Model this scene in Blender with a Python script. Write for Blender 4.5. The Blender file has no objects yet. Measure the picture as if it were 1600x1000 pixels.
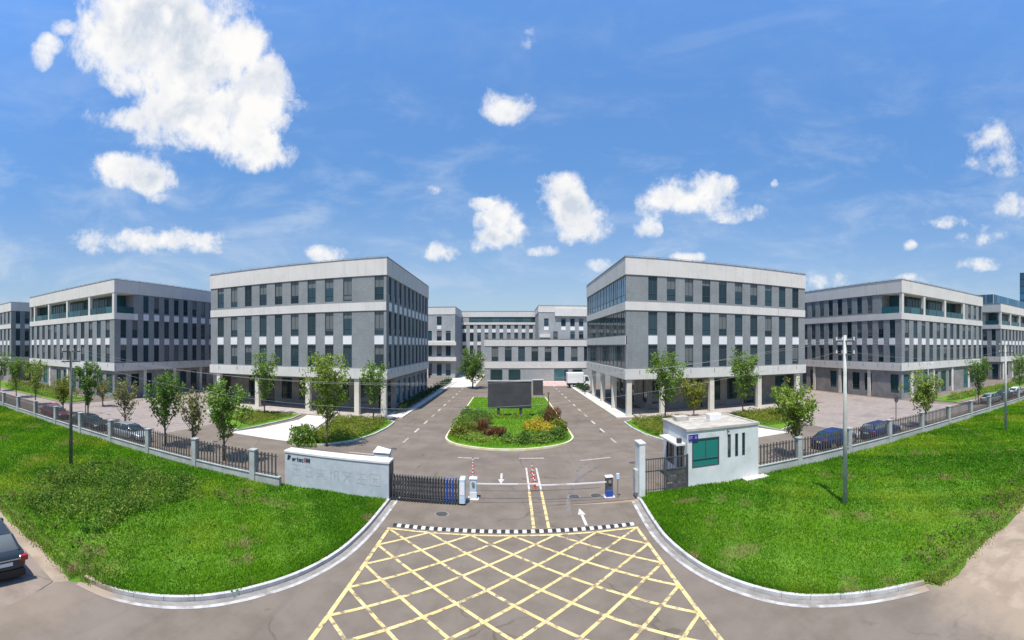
import bpy, math, random
import numpy as np
from mathutils import Vector, Matrix
R = math.radians
random.seed(7)
rng = np.random.default_rng(11)
scene = bpy.context.scene
COL = scene.collection

# ------------------------------------------------------------------ camera
CAM_H = 8.5
cam = bpy.data.cameras.new('camera')
cam.type = 'PANO'
cam.panorama_type = 'CENTRAL_CYLINDRICAL'
cam.central_cylindrical_radius = 1.0
cam.central_cylindrical_range_u_min = -796 / 665
cam.central_cylindrical_range_u_max = 804 / 665
cam.central_cylindrical_range_v_min = -460 / 665
cam.central_cylindrical_range_v_max = 540 / 665
cam.clip_end = 6000
cam_o = bpy.data.objects.new('camera', cam)
cam_o.location = (0, 0, CAM_H)
cam_o.rotation_euler = (R(90), 0, 0)
COL.objects.link(cam_o)
scene.camera = cam_o

# ------------------------------------------------------------------ light
SUN_EL, SUN_AZ = 68.0, 199.0            # compass style, +Y is 0, +X is 90
sd = bpy.data.lights.new('sun', 'SUN')
sd.energy = 4.4
sd.angle = R(0.55)
sd.color = (1.0, 0.94, 0.845)
so = bpy.data.objects.new('sun', sd)
sv = Vector((math.sin(R(SUN_AZ)) * math.cos(R(SUN_EL)), math.cos(R(SUN_AZ)) * math.cos(R(SUN_EL)), math.sin(R(SUN_EL))))
so.rotation_euler = sv.to_track_quat('Z', 'Y').to_euler()
so.location = sv * 200
COL.objects.link(so)

scene.view_settings.view_transform = 'Standard'
scene.view_settings.look = 'None'
scene.view_settings.exposure = 0.55
scene.view_settings.gamma = 1.0
scene.view_settings.use_curve_mapping = False
scene.cycles.max_bounces = 6
scene.cycles.diffuse_bounces = 3
scene.cycles.glossy_bounces = 3
scene.cycles.transparent_max_bounces = 6
scene.cycles.use_denoising = True

# ------------------------------------------------------------------ sky with fair-weather cumulus
world = bpy.data.worlds.new('World')
scene.world = world
world.use_nodes = True
wt = world.node_tree
wt.nodes.clear()
class NT:
    def __init__(s, t): s.t = t
    def n(s, kind, **kw):
        nd = s.t.nodes.new(kind)
        for k, v in kw.items(): setattr(nd, k, v)
        return nd
    def l(s, a, b): s.t.links.new(a, b)
    def math(s, op, a, b=None, c=None, clamp=False):
        nd = s.n('ShaderNodeMath', operation=op)
        nd.use_clamp = clamp
        for i, v in enumerate((a, b, c)):
            if v is None: continue
            if isinstance(v, (int, float)): nd.inputs[i].default_value = v
            else: s.l(v, nd.inputs[i])
        return nd.outputs[0]
    def ramp(s, v, a, b, c=0.0, d=1.0, smooth=True):
        nd = s.n('ShaderNodeMapRange', interpolation_type='SMOOTHSTEP' if smooth else 'LINEAR')
        s.l(v, nd.inputs[0])
        for i, q in enumerate((a, b, c, d)): nd.inputs[i + 1].default_value = q
        return nd.outputs[0]
    def noise(s, vec, scale, detail=6, rough=0.55, dist=0.0):
        nd = s.n('ShaderNodeTexNoise')
        if vec is not None: s.l(vec, nd.inputs['Vector'])
        nd.inputs['Scale'].default_value = scale
        nd.inputs['Detail'].default_value = detail
        nd.inputs['Roughness'].default_value = rough
        nd.inputs['Distortion'].default_value = dist
        return nd.outputs[0]
    def mix(s, f, a, b, mode='MIX'):
        nd = s.n('ShaderNodeMix', data_type='RGBA', blend_type=mode)
        nd.clamp_factor = True
        for i, v in ((0, f), (6, a), (7, b)):
            if isinstance(v, (int, float)): nd.inputs[i].default_value = v
            elif isinstance(v, tuple): nd.inputs[i].default_value = v if len(v) == 4 else v + (1,)
            else: s.l(v, nd.inputs[i])
        return nd.outputs[2]
W = NT(wt)
SKY_STRENGTH = 0.13
sky = W.n('ShaderNodeTexSky', sky_type='NISHITA')
sky.sun_disc = False
sky.sun_elevation = R(SUN_EL)
sky.sun_rotation = R(SUN_AZ)
sky.altitude = 0
sky.air_density = 1.2
sky.dust_density = 0.3
sky.ozone_density = 1.4
tc = W.n('ShaderNodeTexCoord')
D = tc.outputs['Generated']
sep = W.n('ShaderNodeSeparateXYZ'); W.l(D, sep.inputs[0])
X, Y, Z = sep.outputs
az = W.math('ARCTAN2', X, Y)
hr = W.math('SQRT', W.math('ADD', W.math('MULTIPLY', X, X), W.math('MULTIPLY', Y, Y)))
te = W.math('DIVIDE', Z, W.math('MAXIMUM', hr, 0.02))
# domain warp so that the outlines billow
nA = W.math('SUBTRACT', W.noise(D, 7, 3, 0.55), 0.5)
off = W.n('ShaderNodeVectorMath', operation='ADD'); W.l(D, off.inputs[0]); off.inputs[1].default_value = (3.1, 7.7, 1.3)
nB = W.math('SUBTRACT', W.noise(off.outputs[0], 7, 3, 0.55), 0.5)
azw = W.math('ADD', az, W.math('MULTIPLY', nA, 0.06))
tew = W.math('ADD', te, W.math('MULTIPLY', nB, 0.055))
# azimuth (rad), tan elevation, half width, half height, weight
def C(px, py, rx, ry, w=1.0): return ((px - 796) / 665, (540 - py) / 665, rx * 1.12 / 665, ry * 1.12 / 665, w)
clouds = [C(235, 75, 130, 75), C(330, 130, 120, 75), C(250, 20, 150, 70), C(425, 145, 60, 52), C(310, 192, 130, 50), C(395, 235, 66, 36),
          C(175, 185, 52, 22, .7), C(205, 270, 84, 34, .95), C(242, 292, 40, 28, .8), C(68, 80, 26, 28, .85), C(385, 60, 40, 34, .8), C(95, 45, 20, 14, .6),
          C(190, 375, 105, 24, .9), C(300, 375, 70, 18, .75), C(290, 350, 45, 10, .5), C(510, 400, 46, 20, 1),
          C(786, 170, 56, 28, .95), C(785, 345, 44, 38, .95), C(770, 380, 48, 18, .85), C(690, 394, 34, 18, .95), C(745, 322, 24, 10, .7),
          C(880, 305, 52, 44, 1), C(912, 345, 52, 40, 1), C(850, 390, 34, 10, .5), C(1085, 298, 84, 34, 1), C(1035, 320, 48, 26, .8), C(1013, 360, 24, 18, .8),
          C(1150, 332, 52, 20, .65), C(1555, 235, 66, 44, .6), C(1600, 325, 62, 26, .85), C(1500, 348, 80, 13, .55), C(1535, 370, 50, 12, .6),
          C(1530, 411, 40, 15, .95), C(1418, 385, 14, 9, .8), C(1085, 404, 38, 13, .9), C(1430, 437, 34, 12, .8), C(675, 300, 26, 9, .5),
          C(1210, 283, 9, 7, .6), C(945, 412, 36, 12, .6), C(820, 60, 18, 26, .42), C(1300, 436, 60, 16, .5), C(690, 55, 26, 40, .4)]
cv = W.n('ShaderNodeCombineXYZ'); W.l(azw, cv.inputs[0]); W.l(tew, cv.inputs[1])
def cloud_field():
    acc = None
    for (ca, ct, rx, ry, w) in clouds:
        ma = W.n('ShaderNodeVectorMath', operation='MULTIPLY_ADD'); W.l(cv.outputs[0], ma.inputs[0])
        ma.inputs[1].default_value = (1 / rx, 1 / ry, 0); ma.inputs[2].default_value = (-ca / rx, -ct / ry, 0)
        dt = W.n('ShaderNodeVectorMath', operation='DOT_PRODUCT'); W.l(ma.outputs[0], dt.inputs[0]); W.l(ma.outputs[0], dt.inputs[1])
        b = W.math('MULTIPLY_ADD', dt.outputs['Value'], -w, w)
        b = W.math('MAXIMUM', b, 0.0)
        acc = b if acc is None else W.math('ADD', acc, b)
    return W.math('MINIMUM', acc, 1.35)
# outside the surveyed sector the same kind of broken cumulus goes on
wide = W.ramp(W.noise(D, 3.2, 3, 0.55), 0.60, 0.82)
wide = W.math('MULTIPLY', wide, W.ramp(W.math('ABSOLUTE', az), 1.35, 1.7))
field = W.math('MAXIMUM', cloud_field(), wide)
fine = W.noise(D, 13, 9, 0.65, 0.2)
dens = W.math('ADD', W.math('MULTIPLY', field, 1.75), W.math('MULTIPLY', W.math('SUBTRACT', fine, 0.59), 5.4))
cover = W.math('POWER', W.ramp(dens, -0.1, 1.5), 0.9)
cover = W.math('MULTIPLY', cover, W.ramp(field, 0.0, 0.22))
# light from above, greyer hollows where the cloud is thick
up_ = W.n('ShaderNodeVectorMath', operation='ADD'); W.l(D, up_.inputs[0]); up_.inputs[1].default_value = (-0.008, -0.004, 0.03)
hi_n = W.noise(up_.outputs[0], 13, 4, 0.55, 0.15); lo_n = W.noise(D, 13, 4, 0.55, 0.15)
relief = W.ramp(W.math('SUBTRACT', hi_n, lo_n), -0.10, 0.20)
belly = W.math('MULTIPLY', W.ramp(dens, 0.5, 2.2), W.math('ADD', relief, W.math('MULTIPLY', W.ramp(nA, -0.08, 0.14), 0.6)))
ccol = W.mix(belly, (5.2, 5.15, 5.1), (3.3, 3.65, 4.15))
# thin high haze streaks
st = W.n('ShaderNodeMapping'); W.l(D, st.inputs[0]); st.inputs['Scale'].default_value = (1.0, 1.0, 4.2)
veil = W.math('MULTIPLY', W.ramp(W.noise(st.outputs[0], 2.6, 4, 0.6, 0.6), 0.50, 0.85), 0.16)
skyc = W.n('ShaderNodeHueSaturation'); W.l(sky.outputs[0], skyc.inputs['Color'])
skyc.inputs['Saturation'].default_value = 1.12
tinted = W.mix(1.0, skyc.outputs[0], (0.85, 1.08, 1.30), 'MULTIPLY')
low = W.math('ADD', W.math('MULTIPLY', W.math('MAXIMUM', te, 0.0), 0.62), 0.44)
low = W.math('MINIMUM', low, 1.0)
lowc = W.n('ShaderNodeCombineXYZ')
for i_ in range(3): W.l(W.math('MULTIPLY', low, W.ramp(te, 0.0, 0.45, (0.98, 0.90, 0.95)[i_], 1.0)), lowc.inputs[i_])
tinted = W.mix(1.0, tinted, lowc.outputs[0], 'MULTIPLY')
base = W.mix(veil, tinted, (4.2, 4.6, 5.2))
st2 = W.n('ShaderNodeMapping'); W.l(D, st2.inputs[0]); st2.inputs['Scale'].default_value = (1.0, 1.0, 2.6); st2.inputs['Location'].default_value = (4, 2, 9)
thin = W.math('MULTIPLY', W.ramp(W.noise(st2.outputs[0], 4.5, 6, 0.62, 0.4), 0.44, 0.78), W.ramp(te, 0.12, 0.75, 0.55, 0.10))
base = W.mix(thin, base, (3.6, 4.1, 4.75))
base = W.mix(W.ramp(te, 0.0, 0.42, 0.38, 0.0), base, (2.7, 3.25, 4.0))
final = W.mix(cover, base, ccol)
bg = W.n('ShaderNodeBackground'); W.l(final, bg.inputs[0]); bg.inputs[1].default_value = SKY_STRENGTH
wo = W.n('ShaderNodeOutputWorld'); W.l(bg.outputs[0], wo.inputs[0])

# ------------------------------------------------------------------ materials
MATS = {}
def material(name, c1, c2=None, scale=1.0, rough=0.85, spec=0.3, metal=0.0, bump=0.0, bscale=20.0, detail=6, lo=0.35, hi=0.65, c3=None, scale3=0.1, lo3=.5, hi3=.7, leaf=False, attr=None, dust=None, wear=False, streak=False):
    m = bpy.data.materials.new(name); m.use_nodes = True
    N = NT(m.node_tree)
    b = m.node_tree.nodes['Principled BSDF']
    geo = N.n('ShaderNodeNewGeometry'); P = geo.outputs['Position']
    col = c1 + (1,)
    if c2 is not None:
        f = N.ramp(N.noise(P, scale, detail, 0.6), lo, hi)
        col = N.mix(f, c1, c2)
    if c3 is not None:
        f = N.ramp(N.noise(P, scale3, 5, 0.6, 0.3), lo3, hi3)
        col = N.mix(f, col, c3)
    if wear:     # wheel tracks, fine cracks and oil spots
        mp = N.n('ShaderNodeMapping'); N.l(P, mp.inputs[0]); mp.inputs['Scale'].default_value = (1.5, .07, 1)
        col = N.mix(N.ramp(N.noise(mp.outputs[0], 1.0, 5, .6), .52, .72, 0, .30), col, tuple(x * .72 for x in c1))
        vo = N.n('ShaderNodeTexVoronoi', feature='DISTANCE_TO_EDGE'); vo.inputs['Scale'].default_value = .23
        wp = N.n('ShaderNodeVectorMath', operation='ADD'); N.l(P, wp.inputs[0]); nn_ = N.n('ShaderNodeTexNoise'); N.l(P, nn_.inputs['Vector']); nn_.inputs['Scale'].default_value = .9; nn_.inputs['Detail'].default_value = 5
        N.l(nn_.outputs['Color'], wp.inputs[1]); N.l(wp.outputs[0], vo.inputs['Vector'])
        col = N.mix(N.math('MULTIPLY', N.ramp(vo.outputs['Distance'], .004, .014, .55, 0), N.ramp(N.noise(P, .3, 2, .5), .48, .6)), col, tuple(x * .5 for x in c1))
        col = N.mix(N.ramp(N.noise(P, 1.7, 3, .5), .70, .78, 0, .35), col, tuple(x * .6 for x in c1))
        col = N.mix(N.ramp(N.noise(P, 7.0, 6, .7), .3, .7, .0, .18), col, tuple(min(1, x * 1.35) for x in c1))
    if streak:   # rain streaks down the wall
        mp = N.n('ShaderNodeMapping'); N.l(P, mp.inputs[0]); mp.inputs['Scale'].default_value = (2.2, 2.2, .12)
        col = N.mix(N.ramp(N.noise(mp.outputs[0], 1.0, 6, .68), .50, .75, 0, .5), col, tuple(x * .70 for x in c1))
    if dust:
        sx = N.n('ShaderNodeSeparateXYZ'); N.l(P, sx.inputs[0])
        ed = N.math('ADD', N.math('ABSOLUTE', sx.outputs[0]), N.math('MULTIPLY', N.math('SUBTRACT', N.noise(P, .7, 5, .65), .5), 5.0))
        ed = N.math('SUBTRACT', ed, N.math('MULTIPLY', N.math('MAXIMUM', N.math('SUBTRACT', sx.outputs[1], 7.0), 0.0), 1.2))
        col = N.mix(N.math('MULTIPLY', N.ramp(ed, dust[0], dust[1], 0.0, 0.95), N.ramp(sx.outputs[0], -2.0, 2.0, dust[2] if len(dust) > 2 else 1.0, 1.0)), col, (.30, .235, .172))
    if attr:
        at = N.n('ShaderNodeAttribute'); at.attribute_name = attr
        col = N.mix(1.0, col, at.outputs['Color'], 'MULTIPLY')
    if isinstance(col, tuple): b.inputs['Base Color'].default_value = col
    else: N.l(col, b.inputs['Base Color'])
    b.inputs['Roughness'].default_value = rough
    b.inputs['Specular IOR Level'].default_value = spec
    b.inputs['Metallic'].default_value = metal
    if bump:
        bn = N.n('ShaderNodeBump'); bn.inputs['Strength'].default_value = bump; bn.inputs['Distance'].default_value = 0.03
        N.l(N.noise(P, bscale, 6, 0.65), bn.inputs['Height']); N.l(bn.outputs[0], b.inputs['Normal'])
    if leaf:
        tr = N.n('ShaderNodeBsdfTranslucent')
        if isinstance(col, tuple): tr.inputs[0].default_value = col
        else: N.l(col, tr.inputs[0])
        mx = N.n('ShaderNodeMixShader'); mx.inputs[0].default_value = 0.42
        N.l(b.outputs[0], mx.inputs[1]); N.l(tr.outputs[0], mx.inputs[2])
        out = [n for n in m.node_tree.nodes if n.type == 'OUTPUT_MATERIAL'][0]
        N.l(mx.outputs[0], out.inputs[0])
    MATS[name] = m
    return m
def brick_material(name, c1, c2, mortar):
    m = bpy.data.materials.new(name); m.use_nodes = True
    N = NT(m.node_tree); b = m.node_tree.nodes['Principled BSDF']
    geo = N.n('ShaderNodeNewGeometry')
    s = N.n('ShaderNodeSeparateXYZ'); N.l(geo.outputs['Position'], s.inputs[0])
    c = N.n('ShaderNodeCombineXYZ'); N.l(N.math('ADD', s.outputs[0], s.outputs[1]), c.inputs[0]); N.l(s.outputs[2], c.inputs[1])
    bt = N.n('ShaderNodeTexBrick'); N.l(c.outputs[0], bt.inputs['Vector'])
    bt.inputs['Color1'].default_value = c1 + (1,); bt.inputs['Color2'].default_value = c2 + (1,); bt.inputs['Mortar'].default_value = mortar + (1,)
    bt.inputs['Scale'].default_value = 1.0; bt.inputs['Brick Width'].default_value = 0.3; bt.inputs['Row Height'].default_value = 0.09; bt.inputs['Mortar Size'].default_value = 0.008
    f = N.ramp(N.noise(geo.outputs['Position'], 0.35, 6, 0.65), 0.35, 0.7)
    mp = N.n('ShaderNodeMapping'); N.l(geo.outputs['Position'], mp.inputs[0]); mp.inputs['Scale'].default_value = (1.6, 1.6, .1)
    col = N.mix(N.math('MULTIPLY', f, 0.4), bt.outputs[0], tuple(x * 0.72 for x in c1))
    col = N.mix(N.ramp(N.noise(mp.outputs[0], 1.0, 5, .65), .5, .75, 0, .35), col, tuple(x * .72 for x in c1))
    N.l(col, b.inputs['Base Color']); b.inputs['Roughness'].default_value = 0.85; b.inputs['Specular IOR Level'].default_value = 0.25
    MATS[name] = m
def glass_material(name, c, rough=0.06, spec=0.6, blinds=False):
    m = bpy.data.materials.new(name); m.use_nodes = True
    N = NT(m.node_tree); b = m.node_tree.nodes['Principled BSDF']
    oi = N.n('ShaderNodeObjectInfo')
    col = N.mix(oi.outputs['Random'], tuple(x * 0.55 for x in c), tuple(min(1, x * 1.7) for x in c))
    # here and there a pale blind is drawn behind the pane, part way down
    tco = N.n('ShaderNodeTexCoord'); sz = N.n('ShaderNodeSeparateXYZ'); N.l(tco.outputs['Generated'], sz.inputs[0])
    r2 = N.math('FRACT', N.math('MULTIPLY', oi.outputs['Random'], 17.3)); r3 = N.math('FRACT', N.math('MULTIPLY', oi.outputs['Random'], 91.7))
    blind = N.math('MULTIPLY', N.math('GREATER_THAN', r2, 0.60), N.math('GREATER_THAN', sz.outputs[2], r3))
    if blinds: col = N.mix(N.math('MULTIPLY', blind, .8), col, (.15, .165, .165))
    N.l(col, b.inputs['Base Color']); b.inputs['Roughness'].default_value = rough; b.inputs['Specular IOR Level'].default_value = spec
    geo = N.n('ShaderNodeNewGeometry')
    bn = N.n('ShaderNodeBump'); bn.inputs['Strength'].default_value = 0.06; bn.inputs['Distance'].default_value = 0.05
    N.l(N.noise(geo.outputs['Position'], 1.3, 2, 0.5), bn.inputs['Height']); N.l(bn.outputs[0], b.inputs['Normal'])
    MATS[name] = m
material('earth', (.265, .205, .15), (.345, .275, .205), 1.1, .95, .15, bump=.5, bscale=14, c3=(.22, .18, .12), scale3=.35, lo3=.55, hi3=.72)
material('asphalt', (.145, .119, .094), (.180, .150, .120), 0.8, .92, .15, bump=.25, bscale=60, c3=(.20, .166, .142), scale3=.22, lo3=.45, hi3=.85, dust=(10.0, 13.4, .38), wear=True)
material('yard_asphalt', (.150, .125, .101), (.187, .157, .128), 0.5, .92, .15, bump=.2, bscale=50, c3=(.118, .097, .084), scale3=.12, lo3=.46, hi3=.74, wear=True)
material('dusty_asphalt', (.185, .15, .122), (.235, .192, .158), 0.9, .94, .15, bump=.3, bscale=40, c3=(.30, .24, .185), scale3=.5, lo3=.46, hi3=.70, wear=True)
material('paving', (.33, .29, .255), (.40, .36, .32), 1.1, .9, .2, bump=.2, bscale=30, c3=(.27, .24, .21), scale3=.6, lo3=.5)
material('plaza', (.235, .198, .176), (.29, .247, .222), 1.4, .9, .2, bump=.15, bscale=40, c3=(.205, .172, .153), scale3=.3, wear=True)
material('concrete', (.50, .47, .42), (.60, .57, .52), 0.8, .9, .2, bump=.2, bscale=30, c3=(.42, .39, .35), scale3=.5, lo3=.55)
material('kerb', (.43, .42, .40), (.53, .52, .495), 1.8, .85, .25, bump=.25, bscale=25, c3=(.32, .31, .285), scale3=1.1, lo3=.5, hi3=.75, dust=(8.6, 11.0))
material('edge_paint', (.36, .345, .325), (.50, .49, .47), 2.2, .85, .2, c3=(.23, .20, .18), scale3=1.6, lo3=.46, hi3=.72, dust=(8.0, 10.6))
material('yellow_kerb', (.58, .50, .26), (.66, .62, .48), 1.6, .85, .25)
material('gutter', (.20, .185, .165), (.27, .25, .225), 2.0, .9, .2, dust=(8.6, 11.0))
material('yellow_paint', (.56, .43, .17), (.64, .51, .25), 2.2, .8, .25, c3=(.22, .178, .128), scale3=3.0, lo3=.50, hi3=.64)
material('white_paint', (.46, .45, .425), (.58, .57, .545), 2.6, .8, .2, c3=(.24, .21, .19), scale3=3.0, lo3=.50, hi3=.72)
material('road_patch', (.185, .155, .135), (.215, .185, .16), 1.2, .9, .2)
material('faded_paint', (.29, .225, .20), (.38, .31, .285), 3.0, .85, .2)
material('pink_paint', (.52, .36, .32), (.62, .50, .46), 3.0, .8, .2)
material('manhole', (.05, .047, .045), (.085, .08, .075), 8, .6, .4)
material('tyre_mark', (.125, .11, .103), (.185, .165, .155), 1.5, .9, .2)
brick_material('brick', (.194, .210, .214), (.238, .254, .258), (.29, .305, .308))
brick_material('pale_brick', (.275, .29, .29), (.33, .345, .345), (.38, .39, .385))
brick_material('dark_brick', (.10, .107, .112), (.125, .132, .137), (.16, .165, .165))
material('white_render', (.56, .54, .50), (.60, .58, .54), 0.35, .8, .3, c3=(.515, .495, .455), scale3=.9, lo3=.5, hi3=.8, streak=True)
material('white_panel', (.64, .64, .635), (.70, .70, .695), 0.7, .6, .4)
material('beige_stone', (.56, .52, .44), (.64, .60, .52), 0.9, .8, .3)
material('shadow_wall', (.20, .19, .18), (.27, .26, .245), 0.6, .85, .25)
material('soffit', (.55, .54, .52), (.62, .61, .59), 0.6, .85, .25)
material('roofing', (.36, .35, .33), (.46, .45, .43), 0.5, .9, .2)
material('cream_roof', (.36, .33, .28), (.46, .43, .37), 1.6, .9, .15, c3=(.28, .25, .205), scale3=1.3, lo3=.55)
material('coping', (.16, .155, .15), (.24, .23, .22), 2.0, .7, .4)
material('frame_metal', (.055, .065, .075), rough=.45, spec=.5)
glass_material('glass', (.018, .040, .052), .06, .4, True)
glass_material('teal_glass', (.020, .075, .085), .05, .7)
glass_material('blue_sky_glass', (.02, .10, .17), .05, .8)  # blue glass; on the office flanks the tint paints in reflected sky
glass_material('green_glass', (.022, .19, .165), .12, .5)
glass_material('curtain_glass', (.016, .040, .046), .05, .45)
material('dark_metal', (.045, .047, .052), (.075, .077, .08), 3.0, .5, .5)
material('fence_metal', (.06, .055, .055), (.10, .09, .085), 3.0, .55, .4)
material('fence_stone', (.31, .32, .30), (.39, .40, .38), 1.4, .9, .2, bump=.2, bscale=20, c3=(.29, .31, .27), scale3=.8, lo3=.52)
material('grey_granite', (.40, .43, .455), (.455, .485, .51), 2.5, .35, .5, c3=(.37, .41, .44), scale3=.7, lo3=.5)
material('white_stone', (.56, .55, .53), (.64, .63, .61), 1.0, .75, .3)
material('granite_relief', (.345, .375, .40), (.375, .40, .425), 2.5, .5, .4)
material('white_wall', (.54, .56, .54), (.60, .62, .60), 0.9, .8, .25, c3=(.47, .49, .47), scale3=1.2, lo3=.52)
material('sign_dark', (.03, .035, .055), rough=.5)
material('sign_red', (.35, .03, .05), rough=.5)
material('sign_blue', (.035, .03, .22), rough=.45)
material('blue_paint', (.015, .06, .28), (.02, .08, .33), 4, .35, .5)
material('pale_blue', (.42, .52, .58), (.50, .60, .66), 4, .4, .5)
material('red_plastic', (.42, .04, .03), (.50, .07, .05), 4, .5, .4)
material('black_rubber', (.02, .02, .02), (.035, .035, .03), 5, .8, .3)
material('screen_face', (.050, .048, .052), (.065, .063, .067), 1.0, .5, .4)
material('pole_concrete', (.36, .37, .33), (.46, .47, .43), 1.6, .9, .2)
material('pole_dark', (.13, .125, .105), (.19, .18, .155), 1.6, .8, .25)
material('ceramic', (.55, .53, .50), rough=.3, spec=.5)
material('wire', (.36, .36, .36), rough=.5, spec=.4)
material('bark', (.115, .09, .065), (.18, .145, .11), 5.0, .95, .15, bump=.5, bscale=30)
material('leaf_green', (0.115, 0.22, 0.028), (0.23, 0.345, 0.06), 1.1, .6, .3, leaf=True)
material('leaf_dark', (0.085, 0.175, 0.028), (0.17, 0.275, 0.05), 1.1, .6, .3, leaf=True)
material('leaf_lime', (0.17, 0.265, 0.032), (0.3, 0.385, 0.065), 1.4, .6, .3, leaf=True)
material('leaf_pale', (.19, .21, .075), (.30, .29, .12), 1.6, .6, .3, leaf=True)
material('leaf_gold', (.42, .33, .025), (.58, .47, .05), 1.8, .6, .3, leaf=True)
material('leaf_red', (.135, .055, .03), (.23, .12, .05), 1.8, .6, .3, leaf=True)
material('leaf_olive', (.16, .195, .022), (.26, .28, .04), 0.9, .6, .3, leaf=True)
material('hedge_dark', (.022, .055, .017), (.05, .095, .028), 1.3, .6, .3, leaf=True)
material('lawn_soil', (.065, .155, .014), (.115, .215, .024), 0.55, .95, .1, bump=.6, bscale=12, c3=(.13, .15, .035), scale3=.18, lo3=.54, hi3=.74)
material('blade', (1, 1, 1), rough=.8, spec=.08, leaf=True, attr='tint')
material('car_dark', (.035, .045, .055), rough=.25, spec=.6, metal=.3)
material('car_blue', (.02, .045, .16), rough=.25, spec=.6, metal=.3)
material('car_silver', (.42, .45, .46), rough=.28, spec=.6, metal=.5)
material('car_white', (.75, .75, .74), rough=.3, spec=.5)
material('car_red', (.22, .05, .07), rough=.28, spec=.6, metal=.2)
material('car_trim', (.015, .015, .017), rough=.5, spec=.4)
material('chrome', (.55, .56, .57), rough=.2, metal=.9)
material('tail_lamp', (.30, .01, .015), rough=.15, spec=.7)
material('head_lamp', (.70, .72, .74), rough=.12, spec=.7)

# ------------------------------------------------------------------ helpers
def G(px, py, z=0.0):
    """survey point: bearing and depression seen from the drone, to a ground point at height z"""
    a = (px - 796) / 665; r = (CAM_H - z) * 665 / (py - 540)
    return (r * math.sin(a), r * math.cos(a))
class MB:
    def __init__(s): s.v = []; s.f = []; s.fm = []
    def add(s, vs, fs, m=0):
        b = len(s.v); s.v += [tuple(p) for p in vs]; s.f += [tuple(i + b for i in f) for f in fs]; s.fm += [m] * len(fs); return s
    def quad(s, a, b, c, d, m=0): return s.add([a, b, c, d], [(0, 1, 2, 3)], m)
    def box(s, x0, x1, y0, y1, z0, z1, m=0):
        return s.add([(x0, y0, z0), (x1, y0, z0), (x1, y1, z0), (x0, y1, z0), (x0, y0, z1), (x1, y0, z1), (x1, y1, z1), (x0, y1, z1)],
                     [(0, 3, 2, 1), (4, 5, 6, 7), (0, 1, 5, 4), (1, 2, 6, 5), (2, 3, 7, 6), (3, 0, 4, 7)], m)
    def bbox(s, x0, x1, y0, y1, z0, z1, b=0.02, m=0):
        """box with chamfered upright and upper edges"""
        r1 = [(x0 + b, y0), (x1 - b, y0), (x1, y0 + b), (x1, y1 - b), (x1 - b, y1), (x0 + b, y1), (x0, y1 - b), (x0, y0 + b)]
        cx, cy = (x0 + x1) / 2, (y0 + y1) / 2
        def ins(p): return (p[0] + (b if p[0] < cx else -b), p[1] + (b if p[1] < cy else -b))
        vs = [p + (z0,) for p in r1] + [p + (z1 - b,) for p in r1] + [ins(p) + (z1,) for p in r1]
        fs = [tuple(range(7, -1, -1)), tuple(range(16, 24))]
        for k in range(2):
            for i in range(8): fs.append((k * 8 + i, k * 8 + (i + 1) % 8, k * 8 + 8 + (i + 1) % 8, k * 8 + 8 + i))
        return s.add(vs, fs, m)
    def obox(s, c, u, w, d, z0, z1, m=0):
        """box centred at c, u the direction of its width"""
        n = (-u[1], u[0])
        q = [(c[0] + u[0] * a + n[0] * b, c[1] + u[1] * a + n[1] * b) for a, b in ((-w / 2, -d / 2), (w / 2, -d / 2), (w / 2, d / 2), (-w / 2, d / 2))]
        return s.add([p + (z0,) for p in q] + [p + (z1,) for p in q], [(0, 3, 2, 1), (4, 5, 6, 7), (0, 1, 5, 4), (1, 2, 6, 5), (2, 3, 7, 6), (3, 0, 4, 7)], m)
    def tube(s, pts, rad, n=8, caps=True, m=0):
        pts = [Vector(p) for p in pts]; rings = []
        up = Vector((0.13, 0.07, 1)).normalized()
        for i, p in enumerate(pts):
            d = (pts[min(i + 1, len(pts) - 1)] - pts[max(i - 1, 0)]).normalized()
            a = d.cross(up if abs(d.dot(up)) < .95 else Vector((1, 0, 0))).normalized(); b = d.cross(a)
            r = rad[i] if hasattr(rad, '__len__') else rad
            rings.append([p + (a * math.cos(2 * math.pi * k / n) + b * math.sin(2 * math.pi * k / n)) * r for k in range(n)])
        vs = [v for r_ in rings for v in r_]; fs = []
        for i in range(len(pts) - 1):
            for k in range(n): fs.append((i * n + k, i * n + (k + 1) % n, (i + 1) * n + (k + 1) % n, (i + 1) * n + k))
        if caps: fs += [tuple(range(n - 1, -1, -1)), tuple(range((len(pts) - 1) * n, len(pts) * n))]
        return s.add(vs, fs, m)
    def prism(s, poly, z0, z1, m=0):
        n = len(poly)
        return s.add([p + (z0,) for p in poly] + [p + (z1,) for p in poly],
                     [tuple(range(n - 1, -1, -1)), tuple(range(n, 2 * n))] + [(i, (i + 1) % n, n + (i + 1) % n, n + i) for i in range(n)], m)
    def mesh(s, name, mats, smooth=False):
        me = bpy.data.meshes.new(name); me.from_pydata([tuple(v) for v in s.v], [], s.f)
        for m in (mats if isinstance(mats, (list, tuple)) else [mats]): me.materials.append(MATS[m])
        if any(s.fm): me.polygons.foreach_set('material_index', s.fm)
        if smooth: me.polygons.foreach_set('use_smooth', [True] * len(me.polygons))
        me.update(); return me
    def build(s, name, mats, parent=None, smooth=False, loc=None): return put(name, s.mesh(name, mats, smooth), parent, loc)
def put(name, mesh, parent=None, loc=None, rz=0.0):
    o = bpy.data.objects.new(name, mesh); COL.objects.link(o)
    if parent is not None: o.parent = parent
    if loc is not None: o.location = loc
    if rz: o.rotation_euler = (0, 0, rz)
    return o
def tag(o, label, cat, group=None):
    o['label'] = label; o['category'] = cat
    if group: o['group'] = group
    return o
def thing(name, label, cat, loc=(0, 0, 0), rz=0.0, group=None):
    return tag(put(name, None, None, loc, rz), label, cat, group)
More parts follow.
